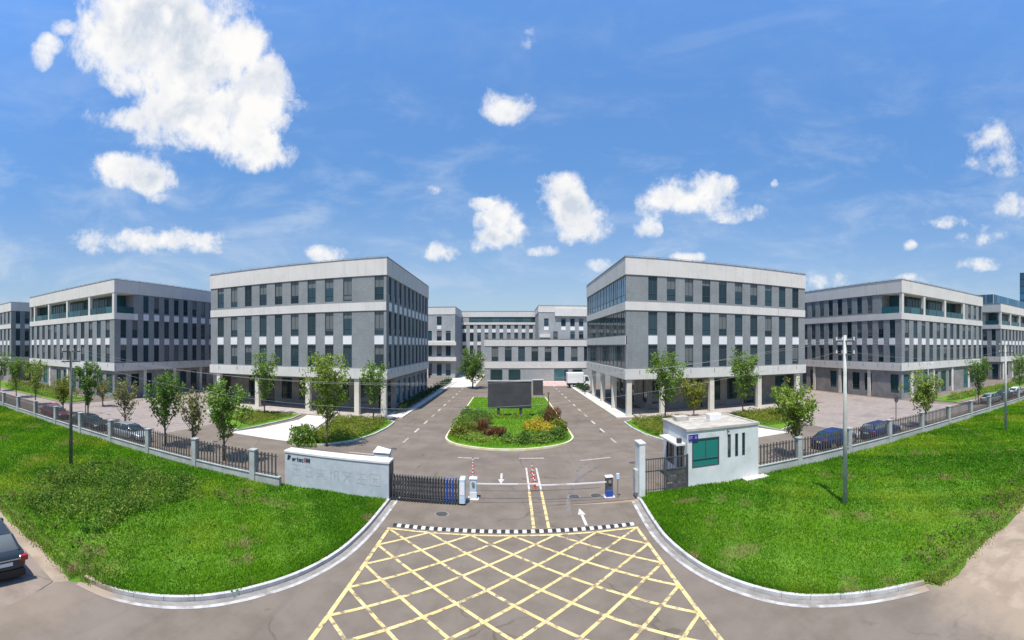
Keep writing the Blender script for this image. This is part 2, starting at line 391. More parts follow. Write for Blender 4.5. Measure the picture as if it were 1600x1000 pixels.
def struct(name, mb, mats, smooth=False, parent=None):
    o = mb.build(name, mats, parent, smooth) if isinstance(mb, MB) else put(name, mb, parent)
    if parent is None: o['kind'] = 'structure'
    return o
def copy_tree(o, loc, rz, scale=None):
    c = o.copy(); COL.objects.link(c); c.location = loc; c.rotation_euler = (0, 0, rz)
    if scale is not None: c.scale = scale
    for ch in o.children:
        k = ch.copy(); COL.objects.link(k); k.parent = c
        for g in ch.children:
            q = g.copy(); COL.objects.link(q); q.parent = k
    return c
def smooth_line(pts, n):
    """Catmull-Rom through pts, resampled at n equal steps"""
    P = [Vector(p) for p in pts]; P = [2 * P[0] - P[1]] + P + [2 * P[-1] - P[-2]]
    out = []
    for i in range(1, len(P) - 2):
        for k in range(20):
            t = k / 20
            out.append(.5 * (2 * P[i] + (P[i + 1] - P[i - 1]) * t + (2 * P[i - 1] - 5 * P[i] + 4 * P[i + 1] - P[i + 2]) * t * t + (3 * P[i] - P[i - 1] - 3 * P[i + 1] + P[i + 2]) * t ** 3))
    out.append(P[-2])
    d = [0]
    for a, b in zip(out, out[1:]): d.append(d[-1] + (b - a).length)
    res = []; j = 0
    for k in range(n):
        s_ = d[-1] * k / (n - 1)
        while j < len(d) - 2 and d[j + 1] < s_: j += 1
        t = (s_ - d[j]) / max(1e-9, d[j + 1] - d[j]); res.append(tuple(out[j].lerp(out[j + 1], min(1, t))))
    return res
def offset(line, d):
    out = []
    for i, p in enumerate(line):
        a, b = line[max(0, i - 1)], line[min(len(line) - 1, i + 1)]
        t = Vector((b[0] - a[0], b[1] - a[1])).normalized(); out.append((p[0] - t.y * d, p[1] + t.x * d))
    return out
def strip(mb, line, w, z, m=0):
    a, b = offset(line, w / 2), offset(line, -w / 2)
    for i in range(len(line) - 1): mb.quad(a[i] + (z,), a[i + 1] + (z,), b[i + 1] + (z,), b[i] + (z,), m)
    return mb
def flat(mb, poly, z, m=0): return mb.add([tuple(p) + (z,) for p in poly], [tuple(range(len(poly)))], m)
def wobble(x, y, s=1.0):
    return (math.sin(x * .9 * s + 1.3) * math.cos(y * .7 * s) + .5 * math.sin(x * 2.3 * s + y * 1.7 * s) + .3 * math.sin(x * 4.9 * s - y * 3.1 * s)) / 1.8

# ------------------------------------------------------------------ ground, roads, kerbs
m = MB(); m.box(-2500, 2500, -2500, 2500, -.6, -.03); struct('ground', m, 'earth')
m = MB(); flat(m, [(-140, 22.6), (140, 22.6), (140, 175), (-140, 175)], -.004); struct('yard', m, 'yard_asphalt')
KL = [(-6.42, 23.2), (-6.40, 20.4), (-6.45, 18.2), (-6.72, 15.9), (-7.35, 13.9), (-8.25, 12.2), (-9.25, 10.75), (-10.4, 9.6), (-11.75, 8.72), (-13.0, 8.3)]
KR = [(6.95, 22.2), (6.72, 19.6), (6.62, 17.6), (6.78, 15.8), (7.15, 14.2), (7.85, 12.6), (8.75, 11.25), (9.9, 10.2), (11.2, 9.25), (12.5, 8.45)]
KLs, KRs = smooth_line(KL, 60), smooth_line(KR, 60)
edge_r = [(13.2 + .7 * wobble(7, y, 1.0), y) for y in (7.6, 6.6, 5.4, 4.0, 2.6, 0, -6, -30)]
road = MB()
n = min(len(KLs), len(KRs))
for i in range(n - 1):
    road.quad(KLs[i] + (0,), KLs[i + 1] + (0,), KRs[i + 1] + (0,), KRs[i] + (0,))
road.add([KLs[-1] + (0,), (-13.4, 7.4, 0), (-12.9, 5.5, 0), (-12.5, -30, 0), (12.4, -30, 0)] + [e + (0,) for e in edge_r[::-1][1:]] + [KRs[-1] + (0,)], [tuple(range(5 + len(edge_r) - 1 + 1))])
struct('entrance_road', road, 'asphalt')
m = MB(); pts = [(-13.5, 7.35)] + [(-13.5 - 2.5 * k, 7.3 + .35 * wobble(k * 1.7, 2)) for k in range(1, 20)] + [(-62, -30), (-12.4, -30), (-12.8, 5.5)]
flat(m, pts, -.008); struct('public_road', m, 'dusty_asphalt')

def kerb_run(name, line, side, mat='kerb'):
    """kerb stones about a metre long, each its own piece, with a painted channel line beside them"""
    root = put(name, None); root['kind'] = 'structure'
    L = sum(math.dist(a, b) for a, b in zip(line, line[1:])); k = max(2, int(L / 1.0)); sub = 4
    fine = smooth_line(line, k * sub + 1)
    inner, outer = offset(fine, side * .04), offset(fine, side * .18)
    for j in range(k):
        mb = MB(); i0 = j * sub; g = .012
        for i in range(i0, i0 + sub):
            a, b, c, d = inner[i], inner[i + 1], outer[i + 1], outer[i]
            if i == i0: a = tuple(Vector(a).lerp(Vector(b), g * sub)); d = tuple(Vector(d).lerp(Vector(c), g * sub))
            z = .135 + random.uniform(-.004, .004) if i == i0 else z
            mb.quad(a + (z,), b + (z,), c + (z,), d + (z,)); mb.quad(a + (-.02,), b + (-.02,), b + (z,), a + (z,)); mb.quad(d + (-.02,), c + (-.02,), c + (z,), d + (z,))
            if i == i0: mb.quad(a + (-.02,), d + (-.02,), d + (z,), a + (z,))
            if i == i0 + sub - 1: mb.quad(b + (-.02,), c + (-.02,), c + (z,), b + (z,))
        mb.build('kerb_stone', mat, root)
    return root
kerb_run('entrance_kerb', KLs, -1)
kerb_run('entrance_kerb', KRs, 1)
for nm, ln, sg in (('gutter', KLs, 1), ('gutter', KRs, -1)):
    mb = MB(); strip(mb, offset(ln, sg * .12), .26, .004); struct(nm, mb, 'gutter')
    mb = MB(); strip(mb, offset(ln, sg * .31), .15, .008); struct('edge_line', mb, 'edge_paint')

# lawns: rows follow the kerb on one side and the fence on the other
def lawn(name, rows_y, inner, far, sgn):
    mb = MB(); W_ = []
    d = [0]; st = .35
    while d[-1] < far: d.append(d[-1] + st); st *= 1.035
    for y in rows_y:
        row = []
        for q in d:
            x = inner(y) + sgn * q
            e = min(1, q / .5)
            yy = y
            if y == rows_y[0]: yy = y + .22 * wobble(x * 1.3, 0) + .12 * wobble(x * 4.1, 3)
            row.append((x, yy, (.115 if y > rows_y[0] and q > 0 else .0) + e * .05 * (wobble(x, yy) + .5 * wobble(x * 2.7, yy * 2.7)) * (0 if y == rows_y[0] else 1)))
        W_.append(row)
    n_ = len(d)
    mb.v = [p for r_ in W_ for p in r_]
    mb.f = [(j * n_ + i, j * n_ + i + 1, (j + 1) * n_ + i + 1, (j + 1) * n_ + i) for j in range(len(W_) - 1) for i in range(n_ - 1)]
    mb.fm = [0] * len(mb.f)
    return struct(name, mb, 'lawn_soil', True)
def interp(line, off):
    ys = sorted((p[1], p[0]) for p in line)
    def f(y):
        if y <= ys[0][0]: return ys[0][1] + off
        for a, b in zip(ys, ys[1:]):
            if y <= b[0]: return a[1] + (b[1] - a[1]) * (y - a[0]) / max(1e-6, b[0] - a[0]) + off
        return ys[-1][1] + off
    return f
in_l, in_r = interp(KLs, -.2), interp(KRs, .2)
lawn('lawn', [8.05 + (22.28 - 8.05) * k / 34 for k in range(35)], in_l, 110, -1)
lawn('lawn', [8.0 + (22.98 - 8.0) * k / 34 for k in range(35)], in_r, 110, 1)

# ---- painted markings
YEL = .006
mb = MB()
x0, x1, y1, y0 = -5.53, 5.85, 19.0, 8.7
px, py = (x1 - x0) / 6, 1.70
def seg(mb, a, b, w, z, m=0):
    d = Vector((b[0] - a[0], b[1] - a[1])); t = d.normalized(); nn = Vector((-t.y, t.x)) * (w / 2)
    mb.quad((a[0] + nn.x, a[1] + nn.y, z), (b[0] + nn.x, b[1] + nn.y, z), (b[0] - nn.x, b[1] - nn.y, z), (a[0] - nn.x, a[1] - nn.y, z), m)
box_root = put('box_junction_marking', None); box_root['kind'] = 'structure'
def clipped(ax, ay, dx, dy):
    t0, t1 = 0, 1e9
    for p, dd, lo, hi in ((ax, dx, x0, x1), (ay, dy, y0, y1)):
        if abs(dd) < 1e-9: continue
        ta, tb = sorted(((lo - p) / dd, (hi - p) / dd)); t0, t1 = max(t0, ta), min(t1, tb)
    return ((ax + dx * t0, ay + dy * t0), (ax + dx * t1, ay + dy * t1)) if t1 - t0 > .2 else None
zz = [0]
def paint(a, b, w, mat, parent, name='painted_line', z=None):
    zz[0] += 1; q = MB(); seg(q, a, b, w, z if z else .011 + .001 * (zz[0] % 7)); return q.build(name, mat, parent)
for k in range(-7, 7):
    for s_ in (1, -1):
        ax = (x0 if s_ > 0 else x1) + s_ * k * px
        c = clipped(ax, y1, s_ * px, -py) if k >= 0 else clipped(x0 if s_ > 0 else x1, y1 + k * py, s_ * px, -py)
        if c: paint(c[0], c[1], .13, 'yellow_paint', box_root, z=.006 if s_ > 0 else .0085)
for a, b in (((x0 - .08, y1), (x1 + .08, y1)), ((x0, y0), (x0, y1 - .075)), ((x1, y0), (x1, y1 - .075)), ((x0 - .08, y0), (x1 + .08, y0))):
    paint(a, b, .15, 'yellow_paint', box_root)
lane = put('lane_marking', None); lane['kind'] = 'structure'
paint((1.13, 19.72), (1.15, 24.7), .15, 'yellow_paint', lane); paint((1.83, 19.72), (1.85, 24.7), .15, 'yellow_paint', lane)
q = MB(); q.add([(-.07, 0, .012), (.07, 0, .012), (.07, 1.3, .012), (.2, 1.3, .012), (0, 2.15, .012), (-.2, 1.3, .012), (-.07, 1.3, .012)], [tuple(range(7))])
ar = q.mesh('arrow', 'white_paint')
put('arrow', ar, lane, (3.62, 19.75, 0)); put('arrow', ar, lane, (-.52, 28.3, 0), math.pi)
for a, b in (((-3.9, 32.0), (-2.3, 32.0)), ((.7, 32.0), (2.6, 32.0)), ((5.2, 31.0), (7.6, 31.4)), ((-12.5, 31.5), (-10.4, 31.5))): paint(a, b, .32, 'faded_paint', lane)
for sx in (-9.2, 9.2):
    for k in range(12): paint((sx, 36 + k * 4.6), (sx, 38 + k * 4.6), .22, 'edge_paint' if k % 3 else 'faded_paint', lane, 'lane_dash')
for zt, pts in zip((.004, .0062), ([(4.2, 25.5), (4.6, 28.5), (6.3, 31.5), (9.5, 33.6)], [(3.0, 21.0), (3.3, 23.6), (4.4, 26.8), (6.4, 29.6)])):
    mb = MB(); strip(mb, smooth_line(pts, 14), .2, zt); mb.build('tyre_mark', 'tyre_mark', lane)
for y in (23.05, 24.9): paint((-2.0, y), (5.4, y), .05, 'tyre_mark', lane, 'pavement_joint')

mh = MB(); mh.tube([(0, 0, .002), (0, 0, .014)], .30, 20); mhm = mh.mesh('manhole_cover', 'manhole')
mr = MB(); mr.tube([(0, 0, .001), (0, 0, .008)], .36, 20); mrm = mr.mesh('manhole_ring', 'gutter')
for (x_, y_) in (G(897, 776), G(931, 774), (-8.6, 27.5), (8.8, 29.6), (-3.4, 21.2), (-9.4, 33.8), (9.0, 41), (-24, 29)):
    o_ = put('manhole_cover', mhm, lane, (x_, y_, 0)); put('manhole_ring', mrm, o_)
# ---- speed bump of black and white rubber blocks
bump = thing('speed_bump', 'low black and white rubber speed bump across the entrance lanes', 'speed bump', (0, 19.42, 0))
mb = MB(); w = .194
mb.add([(0, -.17, .001), (w - .006, -.17, .001), (w - .006, -.09, .05), (0, -.09, .05), (w - .006, .09, .05), (0, .09, .05), (w - .006, .17, .001), (0, .17, .001)],
       [(0, 1, 2, 3), (3, 2, 4, 5), (5, 4, 6, 7), (0, 3, 5, 7), (1, 6, 4, 2)])
mw, mk = mb.mesh('rubber_block', 'white_paint'), mb.mesh('rubber_block', 'black_rubber')
for k in range(58): put('rubber_block', mw if k % 2 else mk, bump, (-5.42 + k * w, 0, .008))

# ---- paved yard areas, beds and kerbs behind the fence
def patch(name, poly, z, mat):
    mb = MB(); flat(mb, poly, z); return struct(name, mb, mat)
for s_ in (-1, 1):
    P = lambda l: [(s_ * a, b) for a, b in l]
    patch('plaza', P([(30, 26.6), (52.8, 26.6), (52.8, 64), (43.5, 64), (42.8, 47), (33, 46.5), (29.5, 38)]), .001, 'plaza')
    patch('plaza', P([(52.8, 26.6), (125, 26.6), (125, 31.2), (52.8, 31.2)]), .001, 'plaza')
    patch('forecourt', P([(25.6, 33.0), (19.0, 32.8), (18.7, 36), (20.4, 45.4), (20.8, 46.4), (23.9, 46.4), (23.2, 43), (24.2, 37)]), .005, 'concrete')
    mb = MB(); mb.box(min(s_ * 14.9, s_ * 41), max(s_ * 14.9, s_ * 41), 46.5, 54.4, -.02, .12); struct('pavement', mb, 'paving')
    mb = MB(); mb.box(min(s_ * 12.4, s_ * 14.6), max(s_ * 12.4, s_ * 14.6), 48.2, 100, -.02, .13); struct('pavement', mb, 'concrete')
patch('rear_road', [(-16, 86), (-7.2, 86), (-7.2, 125.5), (-16, 125.5)], .006, 'concrete')
def bed(name, poly, z, mat, edge='kerb'):
    mb = MB(); mb.prism(poly, -.02, z); o = struct(name, mb, mat)
    ring = poly + [poly[0]]
    k = MB()
    cx, cy = sum(p[0] for p in poly) / len(poly), sum(p[1] for p in poly) / len(poly)
    out = []
    for i, p in enumerate(poly):
        a, b = Vector(poly[i - 1]), Vector(poly[(i + 1) % len(poly)]); t = (b - a).normalized(); nn = Vector((t.y, -t.x))
        if nn.dot(Vector(p) - Vector((cx, cy))) < 0: nn = -nn
        out.append((p[0] + nn.x * .16, p[1] + nn.y * .16))
    N_ = len(poly)
    for i in range(N_):
        j = (i + 1) % N_
        k.quad(poly[i] + (z + .03,), poly[j] + (z + .03,), out[j] + (z + .03,), out[i] + (z + .03,))
        k.quad(out[i] + (-.02,), out[j] + (-.02,), out[j] + (z + .03,), out[i] + (z + .03,))
        k.quad(poly[i] + (z - .02,), poly[j] + (z - .02,), poly[j] + (z + .03,), poly[i] + (z + .03,))
    k.build('bed_kerb', edge, o)
    return o
BED1 = [(17.6, 31.6), (15.2, 33.0), (13.6, 35.3), (12.75, 38.5), (12.5, 42), (12.6, 45.2), (13.6, 46.2), (19.6, 45.8), (18.3, 37), (18.4, 33)]
BED2 = [(25.3, 34.2), (24.9, 37), (24.2, 43), (24.5, 45.8), (37.5, 45.8), (35.5, 41.5), (30, 36.8)]
def mirror(p): return [(-a, b) for a, b in p[::-1]]
bed('planting_bed', BED1, .10, 'lawn_soil'); bed('planting_bed', BED2, .10, 'lawn_soil')
bed('planting_bed', mirror(BED1), .10, 'lawn_soil'); bed('planting_bed', mirror(BED2), .10, 'lawn_soil')
for s_ in (-1, 1):
    P = [(s_ * a, b) for a, b in ((55, 31.6), (110, 31.6), (110, 37.0), (55, 37.0))]
    bed('planting_bed', P, .10, 'lawn_soil')
isl = smooth_line([(-5.75, 40.5), (-5.6, 38.0), (-4.6, 36.2), (-2.6, 34.95), (0, 34.45), (2.6, 34.95), (4.6, 36.2), (5.6, 38.0), (5.75, 40.5)], 40)
bed('traffic_island', isl + [(5.75, 69), (-5.75, 69)], .13, 'lawn_soil', 'yellow_kerb')

# ------------------------------------------------------------------ office buildings
WIN = {}
def window_meshes(w, h, glass='glass'):
    key = (round(w, 2), round(h, 2), glass)
    if key not in WIN:
        f = MB(); t, d = .06, .08
        f.box(-w / 2, -w / 2 + t, -d, 0, 0, h); f.box(w / 2 - t, w / 2, -d, 0, 0, h)
        f.box(-w / 2 + t, w / 2 - t, -d, 0, 0, t); f.box(-w / 2 + t, w / 2 - t, -d, 0, h - t, h)
        f.box(-w / 2 + t, w / 2 - t, -d * .9, 0, h * .26, h * .26 + .045)
        if w > .7: f.box(-.02, .02, -d * .85, 0, h * .26 + .045, h - t)
        p = MB(); p.box(-w / 2 + t * .8, w / 2 - t * .8, -.035, -.02, t * .8, h - t * .8)
        WIN[key] = (f.mesh('window', 'frame_metal'), p.mesh('pane', glass))
    return WIN[key]
PAN = {}
def panel_mesh(w, h, mat='white_panel'):
    if (w, h, mat) not in PAN:
        p = MB(); p.box(-w / 2, w / 2, -.07, .04, 0, h); PAN[(w, h, mat)] = p.mesh('spandrel_panel', mat)
    return PAN[(w, h, mat)]
class Face:
    """one side of a building: S looks to -Y, E to +X, W to -X, N to +Y; s runs along it"""
    def __init__(s, side, x0, x1, y0, y1):
        s.side = side
        s.p0, s.u, s.n, s.L, s.rz = {'S': ((x0, y0), (1, 0), (0, -1), x1 - x0, 0), 'E': ((x1, y0), (0, 1), (1, 0), y1 - y0, R(90)),
                                     'W': ((x0, y0), (0, 1), (-1, 0), y1 - y0, R(-90)), 'N': ((x0, y1), (1, 0), (0, 1), x1 - x0, R(180))}[side]
    def at(s, a, d=0.0): return (s.p0[0] + s.u[0] * a + s.n[0] * d, s.p0[1] + s.u[1] * a + s.n[1] * d)
    def wall(s, mb, a0, a1, z0, z1, holes, depth=.24, m=0):
        xs = sorted({a0, a1} | {h[0] for h in holes} | {h[1] for h in holes}); zs = sorted({z0, z1} | {h[2] for h in holes} | {h[3] for h in holes})
        for i in range(len(xs) - 1):
            for j in range(len(zs) - 1):
                cx, cz = (xs[i] + xs[i + 1]) / 2, (zs[j] + zs[j + 1]) / 2
                if any(h[0] < cx < h[1] and h[2] < cz < h[3] for h in holes): continue
                mb.quad(s.at(xs[i]) + (zs[j],), s.at(xs[i + 1]) + (zs[j],), s.at(xs[i + 1]) + (zs[j + 1],), s.at(xs[i]) + (zs[j + 1],), m)
        for (b0, b1, c0, c1) in holes:
            o = lambda a, z: s.at(a) + (z,)
            i = lambda a, z: s.at(a, -depth) + (z,)
            for (p, q) in (((b0, c0), (b1, c0)), ((b1, c0), (b1, c1)), ((b1, c1), (b0, c1)), ((b0, c1), (b0, c0))):
                mb.quad(o(*p), o(*q), i(*q), i(*p), m)
    def slab(s, mb, a0, a1, z0, z1, d0, d1, m=0):
        p, q = s.at(a0, d0), s.at(a1, d1)
        mb.box(min(p[0], q[0]), max(p[0], q[0]), min(p[1], q[1]), max(p[1], q[1]), z0, z1, m)
    def place(s, name, mesh, parent, a, z, d=0.0): return put(name, mesh, parent, s.at(a, d) + (z,), s.rz)
    def window(s, parent, a, z0, z1, w, glass='glass', d=-.16):
        f, p = window_meshes(w, z1 - z0, glass); o = s.place('window', f, parent, a, z0, d); put('pane', p, o); return o
Z = dict(g=4.5, b1=5.7, w2=(5.82, 8.52), sp=(8.66, 9.66), w3=(9.78, 12.6), b2=(12.7, 13.7), w4=(13.95, 16.82), par=16.9, top=18.95)
WW = 1.15
def parapet(root, x0, x1, y0, y1, z0, z1, t=.3, proud=.09):
    mb = MB(); a, b, c, d = x0 - proud, x1 + proud, y0 - proud, y1 + proud
    mb.box(a, b, c, c + t, z0, z1); mb.box(a, b, d - t, d, z0, z1); mb.box(a, a + t, c + t, d - t, z0, z1); mb.box(b - t, b, c + t, d - t, z0, z1)
    p = mb.build('parapet', 'white_render', root)
    mb = MB(); e = .05
    mb.box(a - e, b + e, c - e, c + t + e, z1, z1 + .06); mb.box(a - e, b + e, d - t - e, d + e, z1, z1 + .06); mb.box(a - e, a + t + e, c + t + e, d - t - e, z1, z1 + .06); mb.box(b - t - e, b + e, c + t + e, d - t - e, z1, z1 + .06)
    mb.build('coping', 'coping', p)
    for sd_ in 'SEW':
        f = Face(sd_, a, b, c, d); k = max(1, int(f.L / 2.45))
        for i in range(1, k):
            mb = MB(); s_ = i * f.L / k; f.slab(mb, s_ - .012, s_ + .012, z0 + .02, z1 - .02, .003, -.02); mb.build('panel_joint', 'roofing', p)
    mb = MB(); zc = z1 + .21
    ring = [(a + .1, c + .1), (b - .1, c + .1), (b - .1, d - .1), (a + .1, d - .1), (a + .1, c + .1)]
    for q, r_ in zip(ring, ring[1:]):
        L = math.dist(q, r_); k = max(1, int(L / 1.5))
        mb.tube([q + (zc,), r_ + (zc,)], .022, 5)
        for i in range(k):
            t_ = (i + .5) / k; xx, yy = q[0] + (r_[0] - q[0]) * t_, q[1] + (r_[1] - q[1]) * t_
            mb.box(xx - .03, xx + .03, yy - .03, yy + .03, z1 + .06, zc + .02)
    mb.build('lightning_rail', 'coping', p)
    mb = MB(); mb.box(x0 + .25, x1 - .25, y0 + .25, y1 - .25, z0 - .05, z0 + .9); mb.build('roof', 'roofing', root)
    return p
def rect_band(root, x0, x1, y0, y1, z0, z1, proud, sides='SEWN', mat='white_render', gaps=True):
    t = .25
    for sd_ in sides:
        f = Face(sd_, x0, x1, y0, y1); mb = MB()
        e = proud if sd_ in 'SN' else -(t - .0)
        f.slab(mb, -e, f.L + e, z0, z1, proud, proud - t)
        mb.build('floor_band', mat, root)
def column_mesh(w, d, h, mat='beige_stone'):
    mb = MB(); mb.bbox(-w / 2, w / 2, -d / 2, d / 2, 0, h, .02); mb.box(-w / 2 - .02, w / 2 + .02, -d / 2 - .02, d / 2 + .02, 0, .35); return mb.mesh('column', mat)
COLM = None
def spread(first, pitch, n): return [first + pitch * k for k in range(n)]
def office(label, x0, x1, y0, y1, faces, ground='colonnade', recess=4.6, rear=True):
    """faces: side -> dict(wins, rows, spandrels, bands, terrace=(s0,s1), glazed, columns, gwins)"""
    root = thing('office_building', label, 'building', ((x0 + x1) / 2, y0, 0)); off = Vector(root.location)
    # parts are modelled in site coordinates; the helper below shifts them under the root
    made_before = set(o.name for o in bpy.data.objects)
    wall = MB()
    terr = [fc for fc in faces.values() if fc.get('terrace')]
    for sd_ in 'SEWN':
        f = Face(sd_, x0, x1, y0, y1); fc = faces.get(sd_, {}); holes = []; ws = fc.get('wins', []); top_ws = fc.get('top', ws)
        w = fc.get('w', WW)
        ter = fc.get('terrace'); glz = fc.get('glazed')
        if glz:
            a0, a1 = glz
            rows = ((5.82, 8.5), (9.75, 12.6), (13.75, 16.82))
            for r_, gl in zip(rows, ('curtain_glass', 'curtain_glass', 'blue_sky_glass')):  # top row gets its sky reflection from the blue base colour
                holes.append((a0, a1, r_[0], r_[1]))
                k = int((a1 - a0) / 1.9); step = (a1 - a0) / k
                for i in range(k): f.window(root, a0 + (i + .5) * step, r_[0], r_[1], step - .01, gl, -.12)
        else:
            for a in ws:
                for zr in (Z['w2'], Z['w3']):
                    holes.append((a - w / 2, a + w / 2) + zr); f.window(root, a, zr[0], zr[1], w)
            for a in top_ws:
                if ter and ter[0] - .2 < a < ter[1] + .2: continue
                holes.append((a - w / 2, a + w / 2) + Z['w4']); f.window(root, a, Z['w4'][0], Z['w4'][1], w)
            for a in ws:
                f.place('spandrel_panel', panel_mesh(w, 1.0), root, a, Z['sp'][0], -.0)
                if not fc.get('band', True) and not (ter and ter[0] < a < ter[1]): f.place('spandrel_panel', panel_mesh(w, 1.0), root, a, Z['b2'][0], -.0)
        lo = [h for h in holes if h[3] <= 13.7]; hi = [h for h in holes if h[3] > 13.7]
        f.wall(wall, 0, f.L, Z['g'], 13.7, lo)
        if ter:
            spans = [(0, ter[0])] if ter[0] > .3 else []
            if ter[1] < f.L - .3: spans.append((ter[1], f.L))
            for (a0, a1) in spans: f.wall(wall, a0, a1, 13.7, Z['par'], [h for h in hi if a0 < h[0] < a1])
        else: f.wall(wall, 0, f.L, 13.7, Z['par'], hi)
    wall.build('wall', 'brick', root)
    # slabs close the volume at the colonnade, the terrace and the roof
    mb = MB(); mb.box(x0 + .01, x1 - .01, y0 + .01, y1 - .01, 4.42, 4.52); mb.build('soffit', 'soffit', root)
    rect_band(root, x0, x1, y0, y1, 4.5, 5.7, .12)
    for sd_ in 'SEW':
        fc = faces.get(sd_, {}); f = Face(sd_, x0, x1, y0, y1)
        if fc.get('band', True):
            mb = MB(); f.slab(mb, .0, f.L, *Z['b2'], .075, -.1); mb.build('floor_band', 'white_render', root)
        if fc.get('glazed'):
            mb = MB(); f.slab(mb, .0, f.L, 8.62, 9.66, .07, -.1); mb.build('floor_band', 'white_render', root)
        if fc.get('terrace') and not fc.get('band', True):
            mb = MB(); f.slab(mb, 0, fc['terrace'][1], *Z['b2'], .075, -.1); mb.build('floor_band', 'white_render', root)
    if terr:
        mb = MB(); mb.box(x0 + .3, x1 - .3, y0 + .3, y1 - .3, 13.55, 13.69); mb.build('terrace_floor', 'soffit', root)
        mb = MB(); mb.box(x0 + .01, x1 - .01, y0 + .01, y1 - .01, 16.80, 16.88); mb.build('soffit', 'soffit', root)
        rc = 2.2
        for sd_, fc in faces.items():
            if not fc.get('terrace'): continue
            f = Face(sd_, x0, x1, y0, y1); a0, a1 = fc['terrace']
            c0 = a0 if a0 > .3 else rc; c1 = a1 if a1 < f.L - .3 else f.L - rc
            k = max(1, int((c1 - c0) / 1.7)); st = (c1 - c0) / k
            for i in range(k): f.window(root, c0 + (i + .5) * st, 13.7, 16.8, st - .01, 'teal_glass', -rc)
            for e in ((a0,) if a0 > .3 else ()) + ((a1,) if a1 < f.L - .3 else ()):
                mb = MB(); f.slab(mb, e - .1, e + .1, 13.7, 16.8, -.02, -rc); mb.build('return_wall', 'brick', root)
            for a in fc.get('tcols', []): 
                mb = MB(); f.slab(mb, a - .27, a + .27, 13.7, 16.8, .03, -.5); mb.build('terrace_column', 'white_render', root)
            k = max(1, int((a1 - a0) / 2.4)); st = (a1 - a0) / k
            for i in range(k):
                mb = MB(); f.slab(mb, a0 + i * st + .06, a0 + (i + 1) * st - .06, 13.74, 14.75, -.06, -.08); mb.build('balustrade_pane', 'teal_glass', root)
    for sd_ in 'SEW':
        if sd_ not in faces: continue
        f = Face(sd_, x0, x1, y0, y1); k = int(f.L / 3.1)
        for i in range(k):
            mb = MB(); a = (i + .5) * f.L / k; f.slab(mb, a - .035, a + .035, 5.1, 5.62, .15, .10); mb.build('drain_spout', 'coping', root)
    # ground floor
    gx0, gx1, gy0, gy1 = x0 + .15, x1 - .15, y0 + .15, y1 - .15
    cols = [(sd_, fc) for sd_, fc in faces.items() if fc.get('columns')]
    rec = {sd_: (recess if fc.get('columns') and not fc.get('flush') else .15) for sd_, fc in faces.items()}
    gx0 = x0 + rec.get('W', .15); gx1 = x1 - rec.get('E', .15); gy0 = y0 + rec.get('S', .15)
    gw = MB()
    for sd_ in 'SEWN':
        f = Face(sd_, gx0, gx1, gy0, gy1); fc = faces.get(sd_, {}); holes = []
        if sd_ in faces:
            gp = fc.get('gpitch', 2.6); k = max(1, int((f.L - 1) / gp)); st = f.L / k
            for i in range(k):
                if (i * 7 + int(abs(x0))) % 5 == 0 and fc.get('columns'): continue
                w_ = min(st - .5, fc.get('gw', 1.7)); a = (i + .5) * st
                z0_ = .15 if (i + int(abs(x0))) % 3 == 0 else .9
                holes.append((a - w_ / 2, a + w_ / 2, z0_, 3.9)); f.window(root, a, z0_, 3.9, w_, fc.get('gglass', 'curtain_glass'))
        f.wall(gw, 0, f.L, 0, 4.42, holes)
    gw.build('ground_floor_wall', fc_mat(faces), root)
    for sd_, fc in cols:
        f = Face(sd_, x0, x1, y0, y1); cm = column_mesh(fc.get('cw', .62), .62, 4.42)
        for a in fc['columns']: f.place('column', cm, root, a, 0, -.36)
    parapet(root, x0, x1, y0, y1, Z['par'], Z['top'])
    if rear:
        mb = MB(); xx, yy = (x0 + x1) / 2, (y0 + y1) / 2
        mb.box(xx - 3, xx + 3, yy + 1, yy + 6, 17.7, 18.6); mb.build('plant_room', 'white_render', root)
    bpy.context.view_layer.update()
    for o in root.children:
        o.location = Vector(o.location) - off
    return root
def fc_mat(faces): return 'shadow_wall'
pitch = 2.43
A_w = spread(1.9, 2.455, 9) + [25.6]
A = office('grey brick office block beside the drive, hedge and sky tinted kerbside glazing along its shaded flank', -40.9, -14.4, 48.4, 74.5,
       {'S': dict(wins=A_w, columns=[1.4, 8.2, 16.0, 22.7, 26.1]), 'E': dict(wins=spread(1.6, 2.5, 10), band=False, gglass='blue_sky_glass')})
B_w = [3.35 + 2.39 * k for k in range(10)]
B = office('grey brick office block behind the guardhouse with ribbon glazing on the flank facing the drive', 13.56, 40.2, 48.3, 73.5,
       {'S': dict(wins=B_w, columns=[.45, 4.7, 11.4, 18.7, 25.4]), 'W': dict(glazed=(.45, 24.6), columns=[7.2, 14.2, 21.0])}, recess=4.2)
Cc = office('grey brick office block with roof terrace, between the plaza and the silver car', -84.4, -53.7, 40.2, 66.0,
       {'S': dict(wins=spread(1.5, 2.49, 12), terrace=(.6, 30.7), tcols=[2.2, 8.7, 16.0, 23.5, 30.4], columns=[2, 9, 16, 23], flush=True, gglass='teal_glass'),
        'E': dict(wins=spread(1.8, 2.4, 10), band=False, terrace=(0, 4.1), columns=[6.5, 13.5, 20.5], flush=True)})
Dd = office('grey brick office block with corner roof terrace overlooking the parked blue cars', 53.5, 82.0, 40.6, 66.4,
       {'S': dict(wins=spread(1.4, 2.36, 12), terrace=(0, 20.6), tcols=[.3, 6.4, 13.2, 20.3], columns=[3, 9.5, 16, 22.5], flush=True, gglass='teal_glass'),
        'W': dict(wins=spread(1.9, 2.4, 10), terrace=(0, 4.3), columns=[7, 14, 21], flush=True)})
